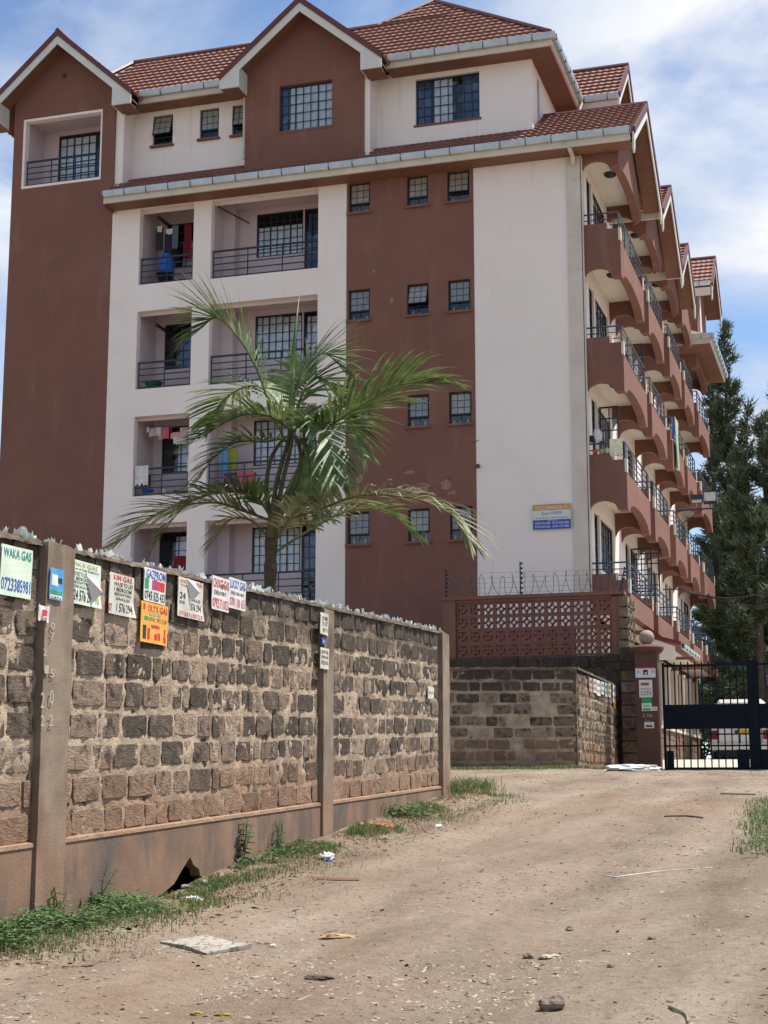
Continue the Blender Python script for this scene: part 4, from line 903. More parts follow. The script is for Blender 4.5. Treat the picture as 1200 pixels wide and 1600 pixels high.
wposter(221, 262, 938, 1002, 'poster', ORG, 'orange OLYX GAS poster hung below the white one', [('OLYX GAS', .24, .97, .78, .95, RED), ('0741 392 110', .3, .95, .54, .65, TAN_), ('DELIVERY', .32, .7, .69, .74, WP)], patches=[(.3, .72, .685, .75, GRN), (.12, .27, .55, .65, GRN), (.08, .2, .08, .42, BLK), (.25, .33, .08, .36, RED), (.5, .6, .1, .25, RED), (.63, .72, .1, .28, RED), (.38, .7, .38, .46, RED), (.84, .95, .06, .2, RED), (.87, .93, .2, .4, RED), (.07, .14, .8, .95, RED)])
wposter(279, 317, 900, 962, 'poster', PAPER, 'white gas supplies poster with a torn flap hanging over its middle', [('JACKI GAS SUPPLIES', .06, .96, .85, .95, RED), ('Free delivery', .1, .8, .77, .83, BLK), ('24', .06, .28, .46, .62, BLK), ('HOURS', .06, .26, .33, .41, BLK), ('SINGLES', .5, .9, .45, .53, BLK), ('576 294', .5, .92, .22, .40, BLK), ('0700110523', .05, .95, .03, .14, PINK)], curl=.03)
wposter(332, 358, 898, 951, 'poster', WP, 'white CHOICE GAS poster with red letters, left of its pair', [('CHOICE GAS', .05, .97, .66, .93, RED), ('DELIVERY', .12, .85, .46, .58, BLK), ('0792 711023', .04, .97, .06, .35, RED)])
wposter(358.5, 384, 901, 949, 'poster', WP, 'white LUCKY GAS poster with blue heading, right of its pair', [('LUCKY GAS', .05, .95, .66, .95, BLU), ('FREE DELIVERY', .1, .92, .46, .56, BLK), ('0701 101 655', .05, .96, .07, .37, PINK)])
wposter(501, 513, 956, 990, 'notice', PAPER, 'torn paper notice at the top of the second concrete post', [('ROOMS', .2, .9, .65, .85, BLK), ('TO LET', .2, .9, .4, .6, BLK), ('0711', .3, .9, .12, .3, BLK)], X=XW+.075, jag=.04)
wposter(503, 509, 996, 1007, 'paper_scrap', BLU, 'blue scrap of paper on the second concrete post', [('N', .3, .7, .3, .7, WP)], X=XW+.075, cat='paper scrap', jag=.1)
wposter(501, 514, 1011, 1044, 'notice', PAPER, 'lower paper notice on the second concrete post', [('BEDSITTER', .1, .9, .72, .88, BLK), ('SINGLE', .1, .9, .5, .64, BLK), ('0724 576', .1, .9, .2, .4, BLK)], X=XW+.075, jag=.03)
wposter(61, 77, 945, 969, 'paper_scrap', WP, 'torn red and white scrap low on the first concrete post', [('24', .2, .8, .1, .3, RED)], X=XW+.075, cat='paper scrap', patches=[(.3, .8, .35, .75, RED)], jag=.12)
wposter(669, 678, 1072, 1091, 'paper_scrap', PAPER, 'small white scrap on the stones before the third post', [('TO LET', .1, .9, .4, .6, BLK)], cat='paper scrap', jag=.1)
CHK = flat('white_stencil', (.40, .365, .31), .9)
for (s_, u, v, hgt) in (('0', 82, 983, 10), ('7', 81, 1000, 11), ('2', 70, 1024, 10), ('1', 72, 1052, 12), ('5', 81, 1058, 12), ('2', 66, 1106, 24), ('0', 80, 1100, 22), ('2', 66, 1134, 16), ('2', 79, 1134, 17)):
    p, q_ = onX(u-3.5, v, XW+.07), onX(u+3.5, v-hgt, XW+.07); t = MB(); put_text(t, SM, s_, p.y, q_.y, p.z, q_.z, -(XW+.0745)); t.build('painted_digit', CHK, LW)
# flaps torn out of two posters
for (u, v, sc, lab) in ((146, 921, 1, 'torn white paper flap standing off the large pale poster'), (300, 922, 1, 'torn white paper flap standing off the gas supplies poster')):
    p = onX(u, v, XW+.05); t = MB()
    t.quad((XW+.042, p.y-.10, p.z+.09), (XW+.042, p.y-.02, p.z-.06), (XW+.10, p.y+.05, p.z-.02), (XW+.07, p.y+.02, p.z+.07)); t.quad((XW+.042, p.y-.02, p.z-.06), (XW+.046, p.y+.0, p.z-.10), (XW+.10, p.y+.05, p.z-.02)); t.build('paper_flap', WP, None, label=lab, cat='paper flap')
# leaflets along the short wall to the gate
FPK, FBL, FOL = flat('washed_pink_paper', (.55, .33, .32)), flat('washed_blue_paper', (.36, .48, .56)), flat('washed_olive_paper', (.46, .46, .32))
cols = [FPK, PAPER, GREENW, WP, FBL, FOL, WP, GREENW, FBL, GREENW]
labs = ['faded red leaflet, nearest of the row on the short wall', 'aged cream leaflet, second of the row on the short wall', 'pale green leaflet between cream and white ones on the short wall', 'white leaflet left of the first blue one on the short wall', 'first blue leaflet of the row on the short wall', 'olive leaflet hanging lower than the blue one beside it', 'longest white leaflet with an orange strip below it', 'pale green leaflet right of the longest white one', 'second blue leaflet, near the gate end of the short wall', 'last pale green leaflet before the rough pier']
for i in range(10):
    u = (920, 926.5, 932, 939, 944.5, 950, 957, 963, 967.5, 971.5)[i]; u2 = u+(5, 5, 5.5, 4, 4, 4, 4.5, 3, 3, 2)[i]; vt = 1057+(u-920)*.30+random.uniform(-1, 2); vb = vt+(22, 22, 24, 20, 22, 22, 28, 22, 22, 22)[i]
    p, b, r_ = onX(u, vt, -5.255), onX(u, vb, -5.255), onX(u2, vt, -5.255)
    sheet('leaflet', SM, p.y, r_.y, b.z, p.z, 5.25, cols[i], labs[i], 'leaflet', [('GAS', .1, .9, .6, .85, BLK), ('0722', .1, .9, .2, .4, BLK)], group='leaflets on the short wall', backing=False)
sheet('leaflet_strip', SM, *[onX(958.5, 1085, -5.255).y, onX(961.5, 1085, -5.255).y, onX(958.5, 1107, -5.255).z, onX(958.5, 1087, -5.255).z], 5.25, ORG, 'narrow faded orange strip under the longest white leaflet', 'leaflet', backing=False)
def fsign(u0, v0, u1, v1, Y, name, m, label, cat, lines=(), **k):
    p, q_ = onY(u0, v1, Y), onY(u1, v0, Y); return sheet(name, FM, p.x, q_.x, p.z, q_.z, Y, m, label, cat, lines, wav=0.0005, **k)
fsign(993, 1042, 1024, 1059, 33.48, 'security_sign', WP, 'white security sign with red band and dark emblem below the ball', 'sign', [('24', .06, .2, .4, .7, SKYB), ('HR', .8, .94, .4, .7, SKYB)], patches=[(0, 1, .86, 1, RED), (.38, .62, .25, .75, BLK), (.46, .56, .3, .5, WP)])
fsign(999, 1062, 1019, 1090, 33.48, 'camera_sign', WP, 'white CCTV sign with a grey camera drawing', 'sign', [('CCTV', .12, .9, .12, .34, BLK)], patches=[(.14, .75, .68, .84, TAN_), (.1, .9, .5, .52, BLK), (.1, .9, .42, .44, BLK)])
fsign(1003, 1091, 1018, 1111, 33.48, 'notice', GREENW, 'green and white notice under the CCTV sign', 'sign', [('NO', .2, .8, .3, .5, GRN)], patches=[(0, 1, .62, 1, GRN), (.1, .9, .05, .2, GRN)])
fsign(1018.5, 1104, 1027, 1110.5, 33.48, 'notice', WP, 'tiny pink-lettered notice at the edge of the brown pillar', 'sign', [('TO', .2, .8, .2, .7, PINK)])
fsign(1007, 1128, 1022, 1138, 33.48, 'notice', WP, 'small white notice with dark picture, lowest on the pillar', 'sign', patches=[(.15, .8, .2, .5, BLK)])
t = MB(); p, q_ = onY(1005, 1121, 33.497), onY(1019, 1115, 33.497); put_text(t, FM, 'E-746', p.x, q_.x, p.z, q_.z, 33.494); p, q_ = onY(1008, 1127, 33.497), onY(1016, 1124, 33.497); put_text(t, FM, 'Court', p.x, q_.x, p.z, q_.z, 33.494); t.build('painted_number', CHK, GP)
BG = sheet('letting_banner', FM, -7.80, -6.83, 7.95, 8.59, YF-.075, WP, 'letting banner with gold top and blue foot fixed on the blind white wall', 'banner',
      [('TO LET & MANAGED BY:', .06, .95, .80, .93, WP), ('Ever', .24, .44, .57, .70, GRN), ('compass', .45, .78, .56, .70, SKYB), ('Rentals, Property Sales & Management', .08, .95, .42, .48, BLK), ('CONTACT US', .38, .64, .325, .37, WP), ('0703 576 008', .06, .46, .20, .29, WP), ('0714 822 888', .52, .95, .20, .29, WP), ('0733 404 066', .06, .46, .06, .15, WP), ('0729 137 888', .52, .95, .06, .15, WP)],
      patches=[(0, 1, .76, 1, flat('gold_print', (.55, .28, .07))), (0, 1, 0, .38, BLU)], wav=.0008)

# ------------------------------------------------------------------ ground helper
def gpt(u, v):
    r = ray(u, v); lo, hi_ = 4., 60.
    t = 4.
    while t < 60:
        p = EYE+r*t
        if p.z < hz(p.x, p.y): break
        t += .02
    return Vector((p.x, p.y, hz(p.x, p.y)))
# ------------------------------------------------------------------ white van behind the gate
VW = mat('white_car_paint', (.56, .56, .54), (.48, .47, .45), 2., .35, spec=.5); RUB = flat('rubber', (.02, .02, .02), .8); CHR = flat('tail_lamp_red', (.16, .008, .008), .25)
vx, vy, vz = onY(1157, 1160, 46).x, 46.0, 2.27
V = empty('parked_van', (vx, vy+2, vz), 'white van parked behind the gate, rear doors facing the road', 'van')
def loft(secs, mats, name, par, smooth=True):
    q = MB(); n = None
    for (y, ring) in secs:
        n = len(ring); q.v += [(vx+x, y, vz+z) for x, z in ring]
    for i in range(len(secs)-1):
        for k in range(n): k2 = (k+1) % n; q.f.append((i*n+k, i*n+k2, (i+1)*n+k2, (i+1)*n+k)); q.m.append(0)
    q.f.append(tuple(range(n))[::-1]); q.f.append(tuple((len(secs)-1)*n+k for k in range(n))); q.m += [0, 0]
    return q.build(name, mats, par, smooth=False)
def vs(w, wt, zb, zm, zt): return [(-w+.05, zb), (-w, zb+.12), (-w, zm), (-wt, zt-.12), (-wt+.12, zt), (wt-.12, zt), (wt, zt-.12), (w, zm), (w, zb+.12), (w-.05, zb)]
loft([(vy, vs(.80, .66, .32, .95, 1.66)), (vy+.1, vs(.84, .70, .28, .97, 1.74)), (vy+.5, vs(.85, .71, .26, .98, 1.78)), (vy+2.6, vs(.85, .71, .26, .98, 1.78)), (vy+3.3, vs(.84, .68, .26, .95, 1.3)), (vy+4.1, vs(.80, .7, .28, .8, .95))], VW, 'body', V)
MB().box(vx-.58, vx+.58, vy-.02, vy+.03, vz+1.02, vz+1.55).build('rear_window', GLASS, V)
MB().box(vx-.60, vx+.60, vy-.03, vy+.0, vz+.93, vz+.945).build('trim_strip', RUB, V)
MB().box(vx-.012, vx+.012, vy-.012, vy+.01, vz+.4, vz+1.6).build('door_seam', RUB, V)
MB().box(vx-.14, vx-.06, vy-.05, vy-.01, vz+.78, vz+.86).build('door_handle', RUB, V)
parts('door_seam', RUB, [(vx-.62, vx-.60, vy-.012, vy+.01, vz+.4, vz+1.6), (vx+.60, vx+.62, vy-.012, vy+.01, vz+.4, vz+1.6)], V)
MB().box(vx-.86, vx+.86, vy-.09, vy+.12, vz+.30, vz+.50).build('rear_bumper', VW, V, bevel=.03)
MB().box(vx-.7, vx+.7, vy+.02, vy+.3, vz+.12, vz+.30).build('underbody', RUB, V)
for s_ in (-1, 1): MB().box(vx+s_*.73-.09, vx+s_*.73+.09, vy-.03, vy+.05, vz+.60, vz+.86).build('tail_light', CHR, V, bevel=.015)
P_ = MB().box(vx-.05, vx+.47, vy-.025, vy-.003, vz+.74, vz+.90).build('number_plate', flat('yellow_plate', (.75, .48, .03)), V)
t = MB(); put_text(t, FM, 'KBL 482K', vx, vx+.42, vz+.77, vz+.87, vy-.028); t.build('plate_lettering', BLK, V)
for s_ in (-1, 1):
    for yy in (vy+.75, vy+3.2):
        Wh = MB().lathe([(.14, -.08), (.29, -.09), (.31, -.04), (.31, .04), (.29, .09), (.14, .08)], (vx+s_*.74, yy, vz+.31), 20, ax='x').build('wheel', RUB, V, smooth=True)
        MB().lathe([(.02, -.05), (.15, -.05), (.17, .0)], (vx+s_*.80, yy, vz+.31), 14, ax='x').build('rim', GUT, Wh)

# ------------------------------------------------------------------ palm behind the wall
PR = random.Random(21)
PX, PY_ = -9.42, 24.0
palm = empty('palm_tree', (PX, PY_, 1.6), 'young feathery palm with arching fronds rising behind the stone wall', 'palm tree')
t = MB(); n = 40; pts = []; rs = []
for i in range(n+1):
    z = 1.5+(5.75-1.5)*i/n; pts.append((PX+.03*sin(z), PY_, z)); rs.append(.125-.03*i/n+.006*(i % 4))
t.tube(pts, rs, 14); t.build('trunk', BARK, palm, smooth=True)
t = MB(); t.tube([(PX, PY_, 5.7), (PX+.02, PY_, 6.1), (PX+.04, PY_, 6.6)], [.11, .08, .03], 12); t.build('crown_shaft', STALK, palm, smooth=True)
def bez(P, t):
    P = [Vector(p) for p in P]
    n = len(P)-1; f = t*n; i = min(int(f), n-1); u = f-i
    p0 = P[max(i-1, 0)]; p1 = P[i]; p2 = P[i+1]; p3 = P[min(i+2, n)]
    return .5*((2*p1)+(p2-p0)*u+(2*p0-5*p1+4*p2-p3)*u*u+(3*p1-p0-3*p2+p3)*u*u*u)
def frond(path, L=.75, n=46, droop=.55, m=LEAF, start=.2, spread=1.0, wd=.034, curl=.0, r=.028):
    W3 = [onY(u, v, y) for (u, v, y) in path]
    N_ = 28; P = [bez(W3, i/N_) for i in range(N_+1)]
    q = MB(); q.tube(P, [r*(1-.85*i/N_) for i in range(N_+1)], 6, m=1, cap=False)
    n = int(n*.82); L *= 1.12
    for k in range(n):
        f = start+(1-start)*(k+PR.random()*.6)/n
        p = bez(W3, min(f, .999)); d = (bez(W3, min(f+.02, 1))-bez(W3, max(f-.02, 0))).normalized()
        side = d.cross(Vector((0, 0, 1)))
        if side.length < .25: side = d.cross(FH)
        side.normalize(); up = side.cross(d).normalized()
        g = (f-start)/(1-start); ln = L*(.55+.75*sin(pi*min(1, .12+g*.85)))*PR.uniform(.85, 1.1)
        for s_ in (-1, 1):
            sweep = .55+.9*g+PR.uniform(-.12, .12)
            dr = (side*s_*spread*cos(sweep*.8)+d*sin(sweep*.8)+up*PR.uniform(.05, .35)).normalized()
            wv = dr.cross(up).normalized()*wd
            a = p; dd = dr.copy(); b = len(q.v); M_ = 5
            for j in range(M_+1):
                t_ = j/M_; w_ = wv*(.35+1.0*sin(pi*min(1, .18+t_*.82)))*(.62 if j < M_ else .15)
                q.v += [tuple(a-w_), tuple(a+w_)]
                dd = (dd+Vector((0, 0, -1))*droop*(.05+.30*t_)*PR.uniform(.5, 1.3)).normalized(); a = a+dd*(ln/M_)
            for j in range(M_): q.f.append((b+2*j, b+2*j+1, b+2*j+3, b+2*j+2)); q.m.append(0)
    return q.build('frond', [m, STALK], palm)
K0 = (455, 672, 24.0)
for st in (((427, 815), (431, 760), (446, 705), (456, 668)), ((431, 815), (441, 755), (453, 705), (459, 672)), ((424, 812), (416, 765), (424, 715), (444, 684)), ((434, 812), (462, 752), (470, 712), (462, 682))):
    P = [onY(u, v, 24+.05*i) for i, (u, v) in enumerate(st)]; MB().tube([bez(P, i/10) for i in range(11)], [.05-.002*i for i in range(11)], 8).build('stalk', STALK, palm, smooth=True)
frond([(446, 690, 24), (424, 640, 24), (398, 570, 23.9), (366, 520, 23.8), (338, 497, 23.7), (316, 512, 23.6)], .88, 62, .38, start=.28, wd=.034)
frond([K0, (462, 610, 24.1), (480, 570, 24.3), (508, 553, 24.5), (538, 580, 24.6)], .78, 48, .45)
frond([K0, (500, 672, 23.8), (555, 640, 23.6), (620, 603, 23.5), (675, 598, 23.4)], .95, 60, .75, spread=.8, wd=.042, start=.08)
frond([K0, (420, 650, 23.7), (380, 648, 23.4), (338, 668, 23.2), (305, 690, 23.0)], .70, 50, .4, start=.1)
frond([(450, 682, 24), (415, 690, 23.6), (372, 690, 23.3), (332, 718, 23.1), (312, 748, 23)], .66, 48, .5, start=.1)
frond([K0, (486, 655, 23.6), (512, 685, 23.3), (522, 745, 23.0)], .70, 46, .7, start=.1)
frond([K0, (426, 620, 24.3), (392, 603, 24.6), (352, 622, 24.9), (328, 655, 25)], .68, 44, .45, start=.12)
frond([(458, 668, 24.2), (500, 636, 24.8), (540, 650, 25.2), (562, 694, 25.4)], .7, 44, .55, start=.1)
frond([(458, 682, 24), (478, 700, 24.1), (484, 745, 24.1), (474, 795, 24.0)], .62, 40, .6, start=.12)
frond([K0, (474, 612, 24.4), (494, 590, 24.7), (524, 606, 25), (546, 648, 25.2)], .66, 40, .5, start=.15)
frond([(430, 812, 24), (488, 800, 23.7), (560, 775, 23.4), (640, 778, 23.2), (700, 800, 23.1), (728, 838, 23.0)], .80, 64, .65, m=LEAFY, start=.15)
frond([(426, 815, 24), (385, 800, 23.8), (330, 785, 23.5), (250, 800, 23.3), (182, 850, 23.1)], .74, 58, .55, m=LEAFY, start=.15)
frond([(427, 815, 24), (398, 775, 23.7), (350, 768, 23.3), (292, 788, 23.0), (246, 845, 22.8)], .72, 52, .6, start=.15)
frond([(432, 862, 24), (478, 832, 24.2), (540, 800, 24.4), (600, 798, 24.6), (645, 832, 24.8)], .6, 42, .65, start=.25)
frond([(428, 850, 24), (452, 812, 23.7), (480, 785, 23.4), (505, 805, 23.2)], .42, 28, .6, m=LEAFY)
frond([(426, 850, 24), (395, 815, 23.9), (360, 812, 23.8), (330, 850, 23.7)], .45, 28, .6, m=LEAFY)
t = MB(); t.tube([onY(452, 680, 24), onY(455, 620, 24), onY(459, 540, 24), onY(468, 458, 24)], [.035, .045, .035, .004], 8); t.build('spear_leaf', LEAF, palm, smooth=True)

# ------------------------------------------------------------------ conifers beyond the building
TR = random.Random(5)
def conifer(u, vtop, Y, spread, label, lean=0, base=2.2, seed=1, dens=1.0, vbase=None, bot=.10):
    r = random.Random(seed); rs = np.random.RandomState(seed)
    top = onY(u, vtop, Y); x0 = top.x-lean; H = top.z-base
    T = empty('conifer_tree', (x0, Y, base), label, 'conifer tree', 'tall trees behind the building')
    t = MB(); t.tube([(x0, Y, base-.3), (x0+lean*.3, Y, base+H*.4), (x0+lean*.7, Y, base+H*.75), (top.x, Y, top.z)], [.28, .2, .1, .02], 8); t.build('trunk', TBARK, T, smooth=True)
    V_, F_ = [], []; bt = MB()
    nb = int(H*4.2*dens)
    for i in range(nb):
        f = bot+(1-bot)*((i+r.random())/nb); z = base+H*f; tx = x0+lean*f*f; prof = spread*(1-f)**.62*(1 if f > bot+.1 else .8)*r.uniform(.55, 1.15)+.15
        an = r.uniform(0, 2*pi); d = Vector((cos(an), sin(an), r.uniform(.15, .75))); L = prof
        P = [Vector((tx, Y, z))]; dd = d.normalized()
        for k in range(5): dd = (dd+Vector((0, 0, .16 if f > .4 else -.02))).normalized(); P.append(P[-1]+dd*L/5)
        bt.tube(P, [.035, .03, .025, .02, .014, .008], 3, cap=False)
        ns = max(5, int(L*(14+12*(1-f))))
        for k in range(ns):
            g = .18+.82*(k+r.random())/ns; j = min(int(g*5), 4); c = P[j].lerp(P[j+1], g*5-j)
            m_ = 11
            dirs = rs.normal(size=(m_, 3)); dirs[:, 2] = dirs[:, 2]*.6+(.35 if f > .7 else -.25); dirs += np.array(dd)*.9
            dirs /= np.linalg.norm(dirs, axis=1)[:, None]; ln = rs.uniform(.18, .50, m_)[:, None]
            a = np.array(c)+rs.normal(size=(m_, 3))*.10; e = a+dirs*ln; wv = np.cross(dirs, rs.normal(size=(m_, 3))); wv /= np.linalg.norm(wv, axis=1)[:, None]; wv *= .038
            b = len(V_)
            for q_ in range(m_): V_ += [tuple(a[q_]-wv[q_]), tuple(a[q_]+wv[q_]), tuple(e[q_])]; F_.append((b+3*q_, b+3*q_+1, b+3*q_+2))
    bt.build('branches', TBARK, T, kind='stuff')
    me = bpy.data.meshes.new('crown'); me.from_pydata([(x-x0, y-Y, z-base) for x, y, z in V_], [], F_); me.materials.append(CON); place('crown', me, T, (x0, Y, base))
    return len(F_)
nt_ = 0
for a in ((1130, 505, 74, 2.1, 'tallest slim conifer, its spiky top just right of the balcony roof', 0, 11), (1107, 545, 80, 1.8, 'slim conifer tip showing between the gables and the tallest conifer', 0, 12),
          (1168, 640, 72, 1.7, 'thin conifer with a leaning forked tip right of the tallest one', .8, 13), (1192, 655, 66, 3.0, 'broad conifer at the right edge of the picture', 0, 14),
          (1212, 600, 78, 2.8, 'conifer partly cut off by the right picture edge', 0, 15), (1150, 735, 66, 2.8, 'lower bushy conifer filling the gap below the tallest one', 0, 16), (1122, 790, 70, 2.4, 'dark conifer low beside the last balconies', 0, 17), (1178, 800, 60, 2.6, 'dark drooping conifer above the gate', 0, 18)):
    nt_ += conifer(a[0], a[1], a[2], a[3], a[4], lean=a[5], seed=a[6])
# dense shrubs under the trees, closing the view over the gate
def shrub(x, y, rx, rz, seed, label):
    rs = np.random.RandomState(seed); n = 15000
    T = empty('shrub', (x, y, 2.2), label, 'shrub', 'dark shrubs at the end of the driveway')
    d = rs.normal(size=(n, 3)); d /= np.linalg.norm(d, axis=1)[:, None]; rad = rs.uniform(.55, 1.05, n)[:, None]*(1+.25*np.sin(d[:, :1]*7+d[:, 2:]*5))
    p = d*rad*np.array([rx, 1.4, rz]); p[:, 2] += rz*.6; p = p[p[:, 2] > 0]
    n = len(p); u_ = rs.normal(size=(n, 3)); u_ /= np.linalg.norm(u_, axis=1)[:, None]; w_ = np.cross(u_, rs.normal(size=(n, 3))); w_ /= np.linalg.norm(w_, axis=1)[:, None]
    s_ = rs.uniform(.07, .16, n)[:, None]; v = np.concatenate([p-u_*s_, p+w_*s_*.4, p+u_*s_, p-w_*s_*.4], axis=0)
    f = [(i, i+n, i+2*n, i+3*n) for i in range(n)]; me = bpy.data.meshes.new('foliage'); me.from_pydata(v.tolist(), [], f); me.materials.append(CON)
    place('foliage', me, T, (x, y, 2.2)); MB().tube([(x, y, 2.1), (x+.1, y, 2.2+rz*.6), (x, y+.1, 2.2+rz*1.2)], [.1, .07, .03], 6).build('stem', TBARK, T)
for i, (x, y, rx, rz, lb) in enumerate(((-4.6, 64, 1.8, 2.6, 'leftmost dark shrub against the end of the building'), (-2.3, 66, 2.2, 3.4, 'second dark shrub, above the van roof'), (.4, 65, 2.2, 3.0, 'third dark shrub behind the gate stile'), (3.2, 66, 2.6, 3.6, 'rightmost dark shrub, cut by the picture edge'), (-6.5, 70, 2.4, 4.2, 'tall shrub half hidden behind the building end'))): shrub(x, y, rx, rz, 40+i, lb)

# ------------------------------------------------------------------ lights, cables, laundry
def part_box(name, m, b, par, **k): return MB().box(*b).build(name, m, par, **k)
arm = onY(1055, 798, 48.6); 
FA = empty('wall_bracket', (-5.4, 48.6, arm.z), 'steel bracket arm holding two floodlights out from the balconies', 'bracket')
ax1 = onY(1122, 796, 48.6)
MB().tube([(-5.4, 48.6, arm.z), (ax1.x, 48.6, arm.z+.02)], .03, 8).build('arm', STEEL, FA); MB().tube([(-5.4, 48.6, arm.z-.55), (-5.0, 48.6, arm.z-.3), (ax1.x-.5, 48.6, arm.z-.02)], .018, 6).build('brace', STEEL, FA)
LENS = mat('lamp_lens', (.55, .56, .50), (.40, .41, .38), 8., .15, spec=.7)
for (u0, v0, u1, v1, lb, tl_) in ((1080, 772, 1098, 788, 'left black floodlight tilted down on the bracket arm', -.9), (1100, 768, 1120, 789, 'right floodlight with pale lens facing the camera on the bracket arm', .1)):
    p, q_ = onY(u0, v1, 48.4), onY(u1, v0, 48.4); Fl = empty('floodlight', ((p.x+q_.x)/2, 48.4, p.z), lb, 'floodlight', 'floodlights on the bracket arm')
    w_, h_ = q_.x-p.x, q_.z-p.z
    MB().prism([(p.x, 48.3, p.z), (p.x, 48.3-tl_*.12, q_.z), (p.x, 48.52, q_.z-.06), (p.x, 48.48, p.z+.04)], (w_, 0, 0)).build('housing', STEEL, Fl)
    k = .35 if tl_ < 0 else .75
    MB().prism([(p.x+.03, 48.293, p.z+h_*(1-k) if tl_ > 0 else p.z+.02), (p.x+.03, 48.293-tl_*.12*(k if tl_ > 0 else .2), q_.z-.03 if tl_ > 0 else p.z+h_*.4)] + [(p.x+w_-.03, 48.293-tl_*.12*(k if tl_ > 0 else .2), q_.z-.03 if tl_ > 0 else p.z+h_*.4), (p.x+w_-.03, 48.293, p.z+h_*(1-k) if tl_ > 0 else p.z+.02)], (0, -.006, 0)).build('lens', LENS, Fl)
    MB().tube([((p.x+q_.x)/2, 48.5, p.z+.1), ((p.x+q_.x)/2, 48.58, arm.z)], .012, 5).build('yoke', STEEL, Fl)
def cable(pts, r, lb):
    P = [bez(pts, i/24) for i in range(25)]; MB().tube(P, r, 5).build('cable', STEEL, None, label=lb, cat='cable')
cable([onY(1036, 921, 44), onY(1062, 921, 44), onY(1080, 927, 43.5), onY(1115, 933, 43), onY(1150, 934, 42), onY(1200, 926, 41), onY(1300, 900, 39)], .022, 'thick grey cable sagging from the balconies to the right')
cable([onY(1090, 931, 44), onY(1120, 936, 43.5), onY(1160, 945, 43), onY(1200, 948, 42), onY(1300, 945, 40)], .011, 'thin cable below the thick one at the right')
def cloth(name, mp, a0, a1, z0, z1, d, m, label, cat='laundry', group=None, wv=.03, taper=0., rag=.02, nx=9, nz=7, seed=None):
    r = random.Random(seed or hash(label) % 9999); q = MB(); ph = r.random()*6
    for j in range(nz+1):
        for i in range(nx+1):
            fa, fz = i/nx, j/nz; w_ = 1-taper*(1-fz); a = (a0+a1)/2+(a1-a0)*(fa-.5)*w_; z = z0+(z1-z0)*fz+(r.uniform(-rag, rag) if j == 0 else 0)
            q.v.append(tuple(mp(a, d+wv*sin(fa*9+ph)*(1.1-fz), z)))
    for j in range(nz):
        for i in range(nx): b = j*(nx+1)+i; q.f.append((b, b+1, b+nx+2, b+nx+1)); q.m.append(0)
    return q.build(name, m, None, smooth=True, label=label, cat=cat, group=group)
def M_(n, c): return mat(n, c, tuple(x*.75 for x in c), 9., .9, tl=.1)
cW, cP, cR, cD, cB, cG, cC = M_('cloth_white', (.72, .70, .66)), M_('cloth_pink', (.60, .14, .22)), M_('cloth_red', (.20, .015, .03)), M_('cloth_dark', (.04, .04, .06)), M_('cloth_blue', (.12, .36, .62)), M_('cloth_green', (.36, .50, .36)), M_('cloth_cream', (.72, .70, .50))
cLP = M_('cloth_pale_pink', (.70, .46, .48)); cPu = M_('cloth_purple', (.12, .05, .12)); cYG = M_('cloth_yellow_green', (.30, .34, .06)); cO = M_('cloth_orange', (.65, .30, .18))
def fc(name, u0, v0, u1, v1, Y, m, label, **k):
    p, q_ = onY(u0, v1, Y), onY(u1, v0, Y); return cloth(name, FM, p.x, q_.x, p.z, q_.z, Y, m, label, **k)
g1 = 'washing on the third-row balcony line'
for i, (nm, u0, v0, u1, v1, m, lb) in enumerate((
    ('sock', 229, 667, 233, 676, cW, 'tiny white sock at the left end of the washing line'), ('shirt', 233, 669, 242, 682, cLP, 'pale pink top, second on the washing line'), ('shirt', 241, 667, 252, 681, cW, 'small white shirt on the washing line'),
    ('shirt', 253, 667, 264, 686, cP, 'bright pink shirt in the middle of the washing line'), ('cloth', 263, 667, 269, 677, cR, 'small red cloth beside the bright pink shirt'), ('trousers', 266, 675, 281, 686, cLP, 'pale pink cloth hanging low right of the red one'),
    ('cloth', 247, 680, 254, 688, cO, 'orange-pink cloth peeping below the small white shirt'), ('trousers', 281, 667, 297, 684, cLP, 'pale pink trousers at the right end of the washing line'), ('towel', 271, 683, 291, 694, cW, 'white towel hanging lowest under the washing line'))):
    fc(nm, u0, v0, u1, v1, 38.45+.04*(i % 3), m, lb, group=g1, wv=.02)
MB().tube([onY(226, 666, 38.5), onY(262, 667, 38.5), onY(299, 665, 38.5)], .008, 5).build('washing_line', STEEL, None, label='thin line across the third-row small balcony with washing on it', cat='washing line')
fc('towel', 210, 727, 232, 758, 38.06, cW, 'white towel draped over the left end of the third-row railing', rag=.06, wv=.02)
fc('cloth', 217, 742, 236, 762, 38.2, cPu, 'dark purple cloth hanging behind the white towel')
fc('cloth', 292, 720, 298, 738, 38.06, cC, 'cream cloth on the right end of the third-row railing')
fc('shirt', 243, 355, 256, 392, 38.6, cD, 'dark shirt with white collar hanging in the top small balcony'); fc('collar', 245, 353, 254, 363, 38.57, cW, 'white collar piece of washing at the top left small balcony')
fc('trousers', 257, 362, 268, 398, 38.65, cD, 'dark trousers hanging between two shirts in the top small balcony'); fc('shirt', 268, 352, 279, 388, 38.55, M_('cloth_slate', (.13, .17, .22)), 'slate shirt hanging right of the dark trousers'); fc('collar', 259, 357, 270, 367, 38.52, cW, 'white triangular cloth above the dark trousers')
fc('towel', 287, 350, 300, 405, 38.7, cR, 'dark red towel hanging at the right of the top small balcony')
fc('towel', 344, 692, 356, 742, 38.5, cB, 'light blue towel hanging behind the palm'); fc('cloth', 356, 700, 372, 738, 38.55, cYG, 'yellow-green cloth hanging right of the blue towel')
